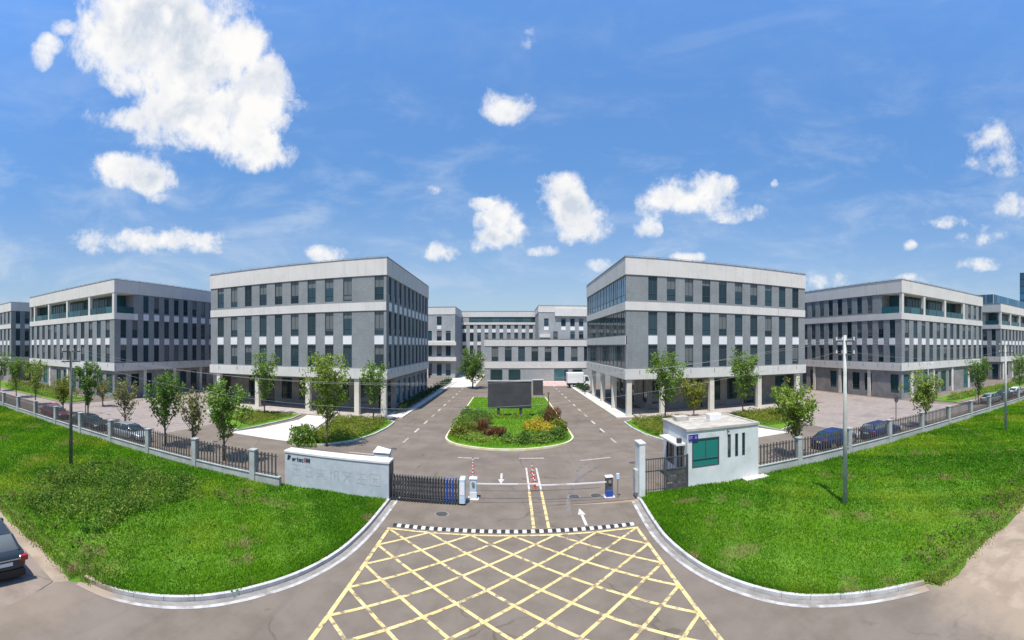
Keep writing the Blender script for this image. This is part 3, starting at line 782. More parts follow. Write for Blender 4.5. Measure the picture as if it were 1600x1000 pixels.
office('grey office block half hidden beyond the terrace block by the plaza, nothing on its roof', -125, -94.6, 40.0, 66.0,
       {'S': dict(wins=spread(1.5, 2.49, 12), columns=[2, 9, 16, 23], flush=True), 'E': dict(wins=spread(1.8, 2.4, 10), band=False)}, rear=False)
Ff = office('grey office block with roof terrace and a glass screen standing on its roof', 96.2, 125.0, 42.6, 68.0,
       {'S': dict(wins=spread(1.4, 2.36, 12), terrace=(0, 28.8), tcols=[.3, 6.6, 13.2, 19.8, 26.4], columns=[2, 8, 14, 20], flush=True, gglass='teal_glass'),
        'W': dict(wins=spread(1.9, 2.4, 9), terrace=(0, 4.3))}, rear=False)
for k in range(11):
    mb = MB(); mb.box(-13.6 + 2.0 * k, -13.6 + 2.0 * k + 1.92, 2.2, 2.26, 18.0, 21.4); mb.build('roof_screen_pane', 'blue_sky_glass', Ff)
for k in range(5):
    mb = MB(); mb.box(-13.66, -13.6, 2.4 + 2 * k, 2.4 + 2 * k + 1.92, 18.0, 21.4); mb.build('roof_screen_pane', 'blue_sky_glass', Ff)
# stair towers set back at the outer ends of the two blocks by the drive
for (xa, xb, who) in ((-42.6, -40.91, A), (40.21, 41.9, B)):
    ox = who.location.x; oy = who.location.y
    mb = MB(); mb.box(xa - ox, xb - ox, 2.6, 22, 0, 18.3); mb.build('stair_tower', 'dark_brick', who)

def simple_block(label, x0, x1, y0, y1, wins, top, rows, w=1.15, ribbon=None, bands=(), par=1.6, ground=None, mat='pale_brick', extra=None, east=None):
    root = thing('office_building', label, 'building', ((x0 + x1) / 2, y0, 0)); off = Vector(root.location)
    wall = MB(); f = Face('S', x0, x1, y0, y1); holes = []
    for (za, zb, sel) in rows:
        for i, a in enumerate(wins):
            if sel is not None and i not in sel: continue
            holes.append((a - w / 2, a + w / 2, za, zb)); f.window(root, a, za, zb, w)
    if ribbon:
        a0, a1, za, zb = ribbon; holes.append(ribbon); k = max(1, int((a1 - a0) / 2.2)); st = (a1 - a0) / k
        for i in range(k): f.window(root, a0 + (i + .5) * st, za, zb, st - .01, 'teal_glass')
    f.wall(wall, 0, f.L, 0, top - par, holes)
    for sd_ in 'EWN':
        g = Face(sd_, x0, x1, y0, y1); hh = []
        if sd_ == 'E' and east:
            for a in east:
                for (za, zb, sel) in rows: hh.append((a - w / 2, a + w / 2, za, zb)); g.window(root, a, za, zb, w)
        g.wall(wall, 0, g.L, 0, top - par, hh)
    wall.build('wall', mat, root)
    for (za, zb, a0, a1) in bands:
        mb = MB(); f.slab(mb, a0, a1, za, zb, .1, -.1); mb.build('floor_band', 'white_render', root)
    parapet(root, x0, x1, y0, y1, top - par, top)
    if extra: extra(root, f)
    bpy.context.view_layer.update()
    for o in root.children: o.location = Vector(o.location) - off
    return root
def g_extra(root, f):
    for a in spread(4.1, 2.2, 12):
        for z_ in (8.66, 12.4): f.place('spandrel_panel', panel_mesh(1.1, .95), root, a, z_)
simple_block('long pale office block closing the far end of the drive, glazed strip under its roof', -17.5, 15, 126, 145, spread(4.1, 2.2, 12), 18.6,
             ((5.8, 8.4, None), (9.7, 12.2, None), (13.5, 14.6, None), (.6, 3.6, None)), 1.1, ribbon=(5.5, 26, 15.4, 16.9), bands=((4.5, 5.6, 0, 32.5), (14.7, 15.35, 0, 32.5)), extra=g_extra)
def h_extra(root, f):
    for z_ in (12.8,): f.place('spandrel_panel', panel_mesh(1.1, .9), root, 8.6, z_)
    cm = column_mesh(.5, .5, 9.2, 'white_render'); f.place('column', cm, root, 5.6, 0, .9)
    for za, zb in ((8.6, 9.5), (4.5, 5.5)):
        mb = MB(); f.slab(mb, 0, 13.2, za, zb, 1.3, .12); mb.build('balcony_slab', 'white_render', root)
simple_block('narrow office wing with stacked white balcony slabs at the end of the hedge', -27, -14.2, 110.5, 125.4, [3.4, 6.0, 8.6, 11], 18.6,
             ((5.8, 8.4, None), (9.8, 12.4, (1, 2, 3)), (13.9, 16.2, (2,)), (.6, 3.8, None)), 1.3, extra=h_extra, par=1.9, bands=((9.51, 9.75, 0, 12.8),))
def i_extra(root, f):
    for a in (2.0, 6.5, 8.9, 11.2, 13.5):
        f.place('spandrel_panel', panel_mesh(1.2, .9), root, a, 12.5)
    mb = MB(); f.slab(mb, 4.2, 19, 16.2, 18.2, .6, -.2); mb.build('white_fascia', 'white_render', root)
    mb = MB(); f.slab(mb, .2, 2.9, 10.6, 11.5, .9, -.1); mb.build('balcony_slab', 'white_render', root)
simple_block('pale office wing rising behind the two storey annexe, white fascia along its roof', 7.6, 27, 110.5, 125.4, [2.0, 4.4, 6.5, 8.9, 11.2, 13.5, 16], 18.9,
             ((13.6, 15.6, (0, 2, 3, 4, 5, 6)), (9.6, 12.2, (1, 3, 4, 5, 6))), 1.2, extra=i_extra, par=1.7)
def j_extra(root, f):
    st = MB()
    for k in range(4): st.box(7.1 + .05 * k, 12.4 - .05 * k, f.p0[1] - 5.6 + 1.2 * k, f.p0[1] - .05 - .01 * k, .16 * k, .16 * (k + 1))
    st.build('entrance_steps', 'pink_paint', root)
    for a, w_, gl in ((2.6, 2.6, 'curtain_glass'), (6.6, 2.6, 'curtain_glass'), (16.4, 2.0, 'teal_glass'), (18.0, 1.0, 'curtain_glass'), (20.6, 2.2, 'curtain_glass')):
        f.window(root, a, .6, 3.2, w_, gl, .06)
simple_block('two storey annexe with wide white roof edge behind the display screen', -5.5, 31, 94, 108, spread(2.3, 2.94, 12), 9.9, ((5.05, 8.3, None),), 1.5,
             bands=((3.5, 4.9, 0, 36.5),), par=1.5, extra=j_extra, east=None)
# glass tower far away
tw = thing('office_tower', 'tall blue glass tower far beyond the block with the rooftop glass screen', 'tower', (219.6, 64, 0))
mb = MB(); mb.box(-19.5, 14, -10, 14, 0, 45.2); mb.build('tower_core', 'frame_metal', tw)
for i in range(10):
    for j in range(13):
        mb = MB(); mb.box(-19.4 + i * 3.35, -19.4 + i * 3.35 + 3.2, -10.12, -10.02, 1 + j * 3.4, 1 + j * 3.4 + 3.0); mb.build('window', 'blue_sky_glass', tw)
for i in range(7):
    for j in range(13):
        mb = MB(); mb.box(-19.62, -19.52, -9.8 + i * 3.4, -9.8 + i * 3.4 + 3.2, 1 + j * 3.4, 1 + j * 3.4 + 3.0); mb.build('window', 'blue_sky_glass', tw)

# ------------------------------------------------------------------ fence, gate, guardhouse
def fence(label, y, xa, xb, piers, side):
    root = thing('boundary_fence', label, 'fence', (xa, y, 0)); s_ = 1 if xb > xa else -1
    L = abs(xb - xa)
    pm = MB(); pm.bbox(-.20, .20, -.20, .20, 0, 2.0, .02); pm.box(-.23, .23, -.23, .23, 1.99, 2.07); pmesh = pm.mesh('pier', 'fence_stone')
    wl = MB(); wl.box(min(0, s_ * L), max(0, s_ * L), -.13, .13, -.05, .60); wl.build('base_wall', 'fence_stone', root)
    cp = MB(); cp.box(min(0, s_ * L), max(0, s_ * L), -.17, .17, .60, .65); cp.build('wall_coping', 'fence_stone', root)
    bm = MB(); bm.box(-.05, .05, -.018, .018, 0, 1.34); bmesh_ = bm.mesh('bar', 'fence_metal')
    ps = sorted(s_ * (p - xa) for p in piers); edges = [0] + ps + [L]
    for p in ps: put('pier', pmesh, root, (s_ * p, 0, 0))
    for a, b in zip(edges, edges[1:]):
        a += .2; b -= .2
        if b - a < .5: continue
        for z_ in (.76, 1.80):
            r_ = MB(); r_.box(min(s_ * a, s_ * b), max(s_ * a, s_ * b), -.025, .025, z_, z_ + .05); r_.build('rail', 'fence_metal', root)
        k = int((b - a) / .25)
        for i in range(k): put('bar', bmesh_, root, (s_ * (a + (i + .5) * (b - a) / k), 0, .63 + .012 * ((i * 7) % 3)))
    return root
fence('grey stone boundary fence with dark bars running off from the sign wall', 21.85, -13.05, -78, [-15.0 - 4.9 * k for k in range(13)], -1)
fence('grey stone boundary fence with dark bars running off from the guardhouse', 23.25, 15.25, 80, [18.8 + 5.02 * k for k in range(13)], 1)

# sign wall
sw = thing('sign_wall', 'low grey granite sign wall with white top and small dark logo', 'wall', (-9.75, 22.72, 0))
mb = MB(); mb.box(-3.25, 3.25, -.40, .40, -.05, 2.04); mb.build('stone_body', 'grey_granite', sw)
mb = MB(); mb.bbox(-3.29, 3.29, -.44, .44, 2.04, 2.16, .015); mb.build('cap', 'white_stone', sw)
mb = MB(); mb.box(3.252, 3.29, -.405, .405, -.03, 2.03); mb.build('end_shade', 'dark_metal', sw)  # dark sheet standing in for the shade on this end of the wall
for x in (-1.1, 1.1):
    mb = MB(); mb.box(x - .006, x + .006, -.404, -.398, 0, 2.04); mb.build('joint', 'granite_relief', sw)
def strokes(root, x, z, w, h, segs, mat, name, t=.05, d=.42):
    mb = MB()
    for k_, (a, b, c, e) in enumerate(segs):
        p, q = Vector((x + a * w, z + b * h)), Vector((x + c * w, z + e * h)); dr = (q - p).normalized(); nn = Vector((-dr.y, dr.x)) * t / 2
        pts = [p + nn, q + nn, q - nn, p - nn]; y_ = -d - .0006 * (k_ % 5)
        mb.add([(v.x, y_, v.y) for v in pts] + [(v.x, -.39, v.y) for v in pts], [(0, 1, 2, 3), (0, 1, 5, 4), (1, 2, 6, 5), (2, 3, 7, 6), (3, 0, 4, 7)])
    return mb.build(name, mat, root)
# raised characters, worn to the colour of the stone
GL = [[(0, 1, 1, 1), (.5, 1, .5, 0), (0, .55, 1, .55), (.1, 0, .9, 0), (.1, .3, .35, .1)],
      [(.2, 1, .2, 0), (.2, .95, .85, .95), (.85, .95, .85, 0), (.2, .5, .85, .5), (.2, .05, .85, .05)],
      [(0, .8, 1, .8), (.5, 1, .5, .5), (.1, .5, .9, .5), (.5, .5, 0, 0), (.5, .5, 1, 0), (.2, .25, .8, .25)],
      [(.15, 1, .15, 0), (0, .7, .35, .7), (.5, .9, 1, .9), (.55, .9, .5, 0), (.9, .9, .95, 0), (.5, .45, .95, .45)],
      [(0, .9, 1, .9), (.3, 1, .3, .7), (.7, 1, .7, .7), (.15, .6, .85, .6), (.5, .6, .1, 0), (.5, .6, .9, 0)],
      [(.1, .9, .9, .9), (.5, 1, .5, 0), (.1, .45, .9, .45), (0, .05, 1, .05)],
      [(0, 1, 0, 0), (0, 1, 1, 1), (1, 1, 1, 0), (0, 0, 1, 0), (.2, .6, .8, .6), (.5, .6, .3, .2), (.5, .6, .8, .2)]]
for i, g in enumerate(GL): strokes(sw, -2.75 + i * .82, .78 - .0 * i, .58, .62, g, 'granite_relief', 'raised_character', .055, .4035)
strokes(sw, -3.05, 1.62, .2, .26, [(0, 0, .2, 1), (.2, 1, 1, .85), (.1, .5, .9, .6), (.5, .9, .45, .1)], 'sign_dark', 'logo_mark', .075)
for i, g in enumerate([[(0, .6, .8, .6), (.8, .6, .8, 0), (0, 0, .8, 0), (0, .3, .8, .3)], [(0, .65, 0, 0), (0, .55, .8, .65)], [(.3, 1, .3, 0), (0, .65, .8, .65), (.3, 0, .8, 0)], [(0, .65, .8, .65), (0, .65, 0, 0), (0, 0, .8, 0), (0, .32, .8, .32)], [(.8, .65, 0, .65), (0, .65, 0, 0), (0, 0, .8, 0)]]):
    strokes(sw, -2.75 + i * .165, 1.62, .14, .20, g, 'sign_dark', 'logo_letter', .045)
strokes(sw, -1.90, 1.60, .05, .26, [(0, 0, 0, 1)], 'sign_red', 'logo_letter', .05)
strokes(sw, -1.80, 1.61, .22, .24, [(0, 0, 0, 1), (1, 0, 1, 1), (0, .5, 1, .5), (.5, 0, .5, 1)], 'sign_dark', 'logo_letter', .07)
# meter box behind the wall
o = thing('meter_cabinet', 'small pale cabinet with pitched lid behind the sign wall', 'cabinet', (-7.55, 24.6, 0))
mb = MB(); mb.box(-.45, .45, -.3, .3, 0, 2.1); mb.build('cabinet_body', 'white_stone', o)
mb = MB(); mb.add([(-.52, -.36, 2.1), (.52, -.36, 2.1), (.52, .36, 2.1), (-.52, .36, 2.1), (-.3, 0, 2.42), (.52, 0, 2.25)], [(0, 1, 5, 4), (1, 2, 5), (2, 3, 4, 5), (3, 0, 4), (0, 3, 2, 1)]); mb.build('lid', 'white_panel', o)

# retractable gate
gt = thing('retractable_gate', 'dark folding retractable gate drawn out beside the sign wall', 'gate', (-6.35, 22.75, 0))
up = MB(); up.bbox(-.03, .03, -.22, -.16, .08, 1.34, .008); up.bbox(-.03, .03, .16, .22, .08, 1.34, .008); up.box(-.03, .03, -.16, .16, 1.26, 1.32); up.box(-.03, .03, -.16, .16, .16, .22)
um = up.mesh('upright', 'dark_metal'); wh = MB(); wh.tube([(0, -.24, .06), (0, -.18, .06)], .06, 10); whm = wh.mesh('wheel', 'black_rubber')
um_blue = up.mesh('upright', 'blue_paint')
N_ = 24; st = 3.62 / (N_ - 1)
for k in range(N_):
    u_ = put('upright', um_blue if k in (19, 20, 21) else um, gt, (k * st, 0, 0)); put('wheel', whm, u_)
    if k < N_ - 1:
        for (za, zb) in ((.25, .75), (.75, .25), (.75, 1.22), (1.22, .75)):
            mb = MB(); mb.tube([(k * st, -.19, za), ((k + 1) * st, -.19, zb)], .018, 4); mb.build('lattice_bar', 'dark_metal', gt)
hd = MB(); hd.bbox(3.68, 4.0, -.3, .3, .1, 1.42, .04); hd.build('drive_head', 'pale_blue', gt)
hp = MB(); hp.box(3.72, 3.96, -.312, -.302, .55, 1.2); hp.build('head_panel', 'white_panel', gt)
for x in (3.74, 3.94):
    w_ = MB(); w_.tube([(x, -.25, .055), (x, .25, .055)], .055, 10); w_.build('wheel', 'black_rubber', gt)
tr = MB(); tr.box(-.2, 4.1, -.05, .05, 0, .012); tr.build('track', 'chrome', gt)

# barrier gates
def barrier(label, x, y, direction, length, body, lower):
    b = thing('barrier_gate', label, 'barrier', (x, y, 0))
    mb = MB(); mb.bbox(-.19, .19, -.17, .17, .42, 1.12, .02); mb.build('cabinet_top', body, b)
    mb = MB(); mb.bbox(-.2, .2, -.18, .18, .04, .42, .015); mb.build('cabinet_base', lower, b)
    mb = MB(); mb.box(-.3, .3, -.26, .26, 0, .04); mb.build('plinth', 'concrete', b)
    mb = MB(); mb.bbox(-.22, .22, -.20, .20, 1.12, 1.18, .02); mb.build('hood', 'white_panel', b)
    k = int(length / .5)
    for i in range(k):
        a = MB(); xa = direction * (.2 + i * length / k); xb = direction * (.2 + (i + 1) * length / k - .004)
        a.box(min(xa, xb), max(xa, xb), -.228, -.192, .875, .94); a.build('boom_segment', 'pink_paint' if i == 4 else 'white_panel', b)
    hb = MB(); hb.tube([(0, -.175, .905), (0, -.25, .905)], .09, 12); hb.build('hub', 'chrome', b)
    return b
barrier('barrier gate with pale cabinet, boom down, by the folding gate head', -2.0, 23.55, 1, 3.4, 'pale_blue', 'white_panel')
barrier('barrier gate with black and blue cabinet, boom down, near the white gate pillar', 5.55, 23.3, -1, 3.9, 'dark_metal', 'blue_paint')
o = thing('access_reader', 'slim grey access reader post beside the blue barrier cabinet', 'post', (6.0, 23.05, 0))
mb = MB(); mb.tube([(0, 0, 0), (0, 0, 1.15)], .035, 8); mb.build('post', 'chrome', o)
mb = MB(); mb.bbox(-.09, .09, -.06, .06, 1.05, 1.35, .01); mb.build('reader_head', 'pale_blue', o)

# lane divider with red and white edges, and flexible posts
dv = thing('lane_divider', 'narrow kerbed lane divider with faded red and white edges behind the booms', 'divider', (1.49, 24.8, 0))
mb = MB(); mb.bbox(-.26, .26, 0, 4.3, 0, .10, .02); mb.build('divider_slab', 'asphalt', dv)
for s_ in (-1, 1):
    for k in range(9):
        mb = MB(); mb.box(s_ * .28, s_ * .40, .0 + k * .48, .46 + k * .48, 0, .13) if s_ > 0 else mb.box(-.40, -.28, .0 + k * .48, .46 + k * .48, 0, .13)
        mb.build('kerb_block', 'pink_paint' if k % 2 else 'white_paint', dv)
def post_mesh():
    b = MB(); b.tube([(0, 0, 0), (0, 0, .04)], .14, 12); b.tube([(0, 0, .04), (0, 0, .62)], [.055, .045], 10)
    w = MB(); w.tube([(0, 0, 0), (0, 0, .1)], .058, 10)
    return b.mesh('post_body', 'red_plastic'), w.mesh('reflective_band', 'white_panel')
pb, pw = post_mesh()
for i, (x, y, z_) in enumerate([(1.49, 25.1, .1), (1.49, 26.1, .1), (1.49, 27.1, .1), (1.49, 28.1, .1), (-2.2, 25.4, 0), (-2.32, 26.9, 0), (-2.45, 28.4, 0), (-2.58, 29.9, 0)]):
    t = thing('delineator_post', ('red flexible post with white bands on the kerbed lane divider, %s behind the booms' if i < 4 else 'red flexible post with white bands, %s in the row behind the folding gate head') % ('first', 'second', 'third', 'last')[i % 4], 'post', (x, y, z_), 0,
              'posts on the lane divider' if i < 4 else 'posts behind the folding gate head')
    put('post_body', pb, t); put('reflective_band', pw, t, (0, 0, .22)); put('reflective_band', pw, t, (0, 0, .42))

# white gate pillar and pedestrian gate
o = thing('gate_pillar', 'slim tall white gate pillar at the end of the kerb', 'pillar', (7.22, 22.75, 0))
mb = MB(); mb.bbox(-.17, .17, -.42, .42, 0, 3.05, .02); mb.build('pillar_shaft', 'white_wall', o)
mb = MB(); mb.bbox(-.2, .2, -.45, .45, 3.05, 3.13, .01); mb.build('pillar_cap', 'white_stone', o)
mb = MB(); mb.bbox(-.35, -.17, -.2, .25, .35, 1.6, .01); mb.build('switch_box', 'fence_stone', o)
pg = thing('pedestrian_gate', 'dark barred pedestrian gate between the white pillar and the guardhouse', 'gate', (8.8, 22.95, 0))
for (xa, xb, solid) in ((-1.28, -.02, 0), (.02, 1.36, 1)):
    lf = MB()
    lf.box(xa, xa + .06, -.03, .03, .08, 2.05); lf.box(xb - .06, xb, -.03, .03, .08, 2.05); lf.box(xa + .06, xb - .06, -.03, .03, 1.99, 2.05); lf.box(xa + .06, xb - .06, -.03, .03, .08, .16); lf.box(xa + .06, xb - .06, -.03, .03, 1.30, 1.36)
    l_ = lf.build('gate_leaf', 'dark_metal', pg)
    k = 8
    for i in range(k):
        xx = xa + .06 + (i + .5) * (xb - xa - .12) / k
        q = MB(); q.box(xx - .014, xx + .014, -.014, .014, .16, 1.99); q.build('bar', 'dark_metal', l_)
    if solid:
        for j in range(3):
            q = MB(); q.box(xa + .06, xb - .06, -.012, .012, .18 + j * .4, .5 + j * .4); q.build('gate_panel', 'fence_metal', l_)
for x in (-1.34, 1.4):
    mb = MB(); mb.box(x - .04, x + .04, -.04, .04, 0, 2.12); mb.build('gate_post', 'dark_metal', pg)
mb = MB(); mb.box(7.0, 10.5, 21.75, 23.3, -.02, .06); struct('gate_pad', mb, 'concrete')
mb = MB(); mb.box(13.9, 15.6, 22.3, 22.95, .05, .17); struct('gate_pad', mb, 'concrete')

# guardhouse
gh = thing('guardhouse', 'small white flat roofed guardhouse with green front window', 'guardhouse', (12.7, 22.95, 0))
f = Face('S', -2.5, 2.5, 0, 4.05); wl = MB()
hs = [(.30, 2.12, 1.25, 2.95), (2.72, 2.95, 1.55, 3.0), (3.25, 3.48, 1.55, 3.0), (3.76, 3.99, 1.55, 3.0)]
f.wall(wl, 0, 5, 0, 3.42, hs, .18)
fw = Face('W', -2.5, 2.5, 0, 4.05); hw = [(.5, 1.7, .12, 2.4), (2.1, 3.5, .9, 2.4)]
fw.wall(wl, 0, 4.05, 0, 3.42, hw, .18)
for sd_ in 'EN': g = Face(sd_, -2.5, 2.5, 0, 4.05); g.wall(wl, 0, g.L, 0, 3.42, [])
wl.build('wall', 'white_wall', gh)
f.window(gh, 1.21, 1.25, 2.95, 1.82, 'green_glass', -.06)
for h in hs[1:]: f.window(gh, (h[0] + h[1]) / 2, h[2], h[3], .23, 'glass', -.1)
fw.window(gh, 2.8, .9, 2.4, 1.4, 'glass', -.1); dr = fw.window(gh, 1.1, .12, 2.4, 1.2, 'teal_glass', -.1)
mb = MB(); mb.box(-2.56, 2.56, -.06, .14, 3.42, 3.56); mb.box(-2.56, 2.56, 3.91, 4.11, 3.42, 3.56); mb.box(-2.56, -2.36, .14, 3.91, 3.42, 3.56); mb.box(2.36, 2.56, .14, 3.91, 3.42, 3.56); mb.build('roof_upstand', 'cream_roof', gh)
mb = MB(); mb.box(-2.36, 2.36, .14, 3.91, 3.40, 3.50); mb.build('roof', 'cream_roof', gh)
mb = MB(); mb.box(-3.1, -2.5, .3, 3.2, 2.55, 2.66); mb.build('canopy', 'white_stone', gh)
mb = MB(); mb.bbox(.3, 1.2, 2.6, 3.2, 3.5, 3.85, .02); mb.build('air_conditioner', 'white_panel', gh)
mb = MB(); mb.bbox(-2.0, -1.1, 2.9, 3.6, 3.5, 3.8, .02); mb.build('roof_hatch', 'cream_roof', gh)
mb = MB(); mb.box(-2.44, -1.82, -.05, .0, 2.86, 3.22); pl = mb.build('number_plate', 'sign_blue', gh)
for (a, b, c, d_) in ((-2.38, -2.36, 2.95, 3.15), (-2.30, -2.20, 3.02, 3.04), (-2.30, -2.20, 3.10, 3.12), (-2.03, -1.9, 3.0, 3.02), (-1.98, -1.96, 3.03, 3.15)):
    mb = MB(); mb.box(a, b, -.056, -.05, c, d_); mb.build('plate_lettering', 'white_panel', pl)
mb = MB(); mb.box(.02, .06, -.03, .0, .1, 3.4); mb.build('downpipe', 'white_stone', gh)
mb = MB(); mb.tube([(.2, -.02, 3.3), (.2, -.22, 3.2)], .04, 8); mb.build('camera_bracket', 'dark_metal', gh)
mb = MB(); mb.box(-2.56, 2.56, -.10, -.0, .0, .12); mb.build('plinth', 'fence_stone', gh)
mb = MB(); mb.bbox(-2.95, -2.68, .4, .66, 2.66, 2.96, .02); mb.build('floodlight', 'dark_metal', gh)

# ------------------------------------------------------------------ display screen on the island
ls = thing('display_screen', 'large dark outdoor display screen on two legs in the planted island', 'screen', (.02, 50.0, 0))
mb = MB(); mb.bbox(-2.55, 2.55, -.22, .22, 1.15, 4.3, .03); mb.build('cabinet', 'dark_metal', ls)
for i in range(8):
    for j in range(5):
        mb = MB(); mb.box(-2.44 + i * .61, -2.44 + i * .61 + .604, -.245, -.225, 1.26 + j * .588, 1.26 + j * .588 + .582); mb.build('screen_module', 'screen_face', ls)
mb = MB(); mb.box(-2.62, 2.62, -.3, .3, 4.3, 4.42); mb.build('top_cover', 'fence_stone', ls)
for x in (-1.3, 1.3):
    mb = MB(); mb.bbox(x - .16, x + .16, -.14, .14, .1, 1.15, .02); mb.build('leg', 'dark_metal', ls)
mb = MB(); mb.box(-2.4, 2.4, .24, .5, 1.5, 3.9); mb.build('rear_housing', 'dark_metal', ls)
o = thing('information_kiosk', 'dark upright information kiosk behind the island near the annexe steps', 'kiosk', (4.9, 73, 0))
mb = MB(); mb.bbox(-.85, .85, -.2, .2, .0, 2.6, .03); mb.build('kiosk_body', 'dark_metal', o)
mb = MB(); mb.box(-.75, .75, -.215, -.205, .5, 2.3); mb.build('kiosk_screen', 'screen_face', o)
mb = MB(); mb.box(-.95, .95, -.28, .28, 2.6, 2.7); mb.build('kiosk_cover', 'white_stone', o)
def lamp(label, x, y, h):
    o = thing('bollard_lamp', label, 'lamp', (x, y, .1))
    mb = MB(); mb.tube([(0, 0, 0), (0, 0, h)], [.07, .055], 8); mb.build('post', 'dark_metal', o)
    mb = MB(); mb.tube([(0, 0, h), (0, 0, h + .3)], [.13, .15], 10); mb.build('lamp_head', 'pole_dark', o)
lamp('short dark lamp post on the island next to the dark red bush', 5.1, 55.5, 2.0)
lamp('short dark lamp post by the pavement in front of the annexe', 12.9, 72, 2.0)
lamp('short dark lamp post on the forecourt beside the sloping lawn bed', -24.9, 31.4, 2.0)
# street lights and poles
def utility_pole(label, x, y, h, mat, wires=True):
    o = thing('utility_pole', label, 'pole', (x, y, .05), 0, None)
    mb = MB(); mb.tube([(0, 0, 0), (0, 0, h)], [.14, .085], 12); mb.build('pole_shaft', mat, o, True)
    for z_ in (h - .35, h - 1.05):
        mb = MB(); mb.box(-.05, .05, -.75, .75, z_, z_ + .08); mb.build('crossarm', 'pole_dark', o)
        for yy in (-.65, 0.2, .65):
            mb = MB(); mb.tube([(0, yy, z_ + .08), (0, yy, z_ + .26)], [.05, .035], 8); mb.build('insulator', 'ceramic', o)
    return o
poles = [utility_pole('dark utility pole standing in the lawn on the car side of the entrance', -25.5, 15.3, 8.35, 'pole_dark'),
         utility_pole('pale concrete utility pole in the lawn in front of the guardhouse fence', 16.0, 15.9, 9.0, 'pole_concrete'),
         utility_pole('pale concrete utility pole at the fence far from the guardhouse', 38.5, 16.5, 8.8, 'pole_concrete')]
HP = [8.35, 9.0, 8.8]
for (i, j, sag) in ((0, 1, 1.5), (1, 2, .5)):
    A_, B_ = poles[i].location, poles[j].location
    for k, (dy, dz, tag_) in enumerate(((-.65, -.06, 'outer'), (.65, -.06, 'rear'), (.2, -.76, 'lower'))):
        pts = []
        za, zb = HP[i] + dz, HP[j] + dz
        for q in range(33):
            t = q / 32; pts.append((A_.x + (B_.x - A_.x) * t, A_.y + (B_.y - A_.y) * t + dy, za + (zb - za) * t - 4 * sag * t * (1 - t) * (1 + .12 * k)))
        mb = MB(); mb.tube(pts, .0035, 5)
        w_ = mb.build('overhead_wire', 'wire', None, True)
        tag(w_, ('%s overhead wire sagging across the entrance between two poles' if i == 0 else '%s overhead wire along the lawn between the two concrete poles') % {'outer': 'upper roadside', 'rear': 'upper fence side', 'lower': 'lowest'}[tag_], 'wire', 'overhead wires')
def street_light(label, x, y, h):
    o = thing('street_light', label, 'street light', (x, y, .0))
    mb = MB(); mb.tube([(0, 0, 0), (0, 0, h)], [.09, .05], 8); mb.build('light_pole', 'fence_stone', o, True)
    mb = MB(); mb.tube([(-.75, 0, h + .05), (0, 0, h - .1), (.75, 0, h + .05)], .03, 6); mb.build('bracket', 'fence_stone', o)
    for s_ in (-1, 1):
        mb = MB(); mb.bbox(min(s_ * .6, s_ * 1.1), max(s_ * .6, s_ * 1.1), -.12, .12, h + .02, h + .1, .02); mb.build('luminaire', 'white_panel', o)
street_light('double armed street light standing in front of the terrace block by the blue cars', 46.0, 30.6, 6.2)
street_light('double armed street light in the planted strip before the far block with glass screen', 59.5, 30.6, 6.2)
street_light('double armed street light standing on the pink plaza near the fence', -44.0, 28.5, 6.2)
o = thing('rain_shelter', 'round sign on a thin post at the edge of the pink plaza', 'sign', G(1400, 655) + (0,))
mb = MB(); mb.tube([(0, 0, 0), (0, 0, 2.6)], .05, 8); mb.build('post', 'dark_metal', o)
mb = MB(); mb.tube([(0, -.08, 2.3), (0, -.05, 2.3)], .38, 20); mb.build('sign_disc', 'dark_metal', o)
o.name = 'road_sign'

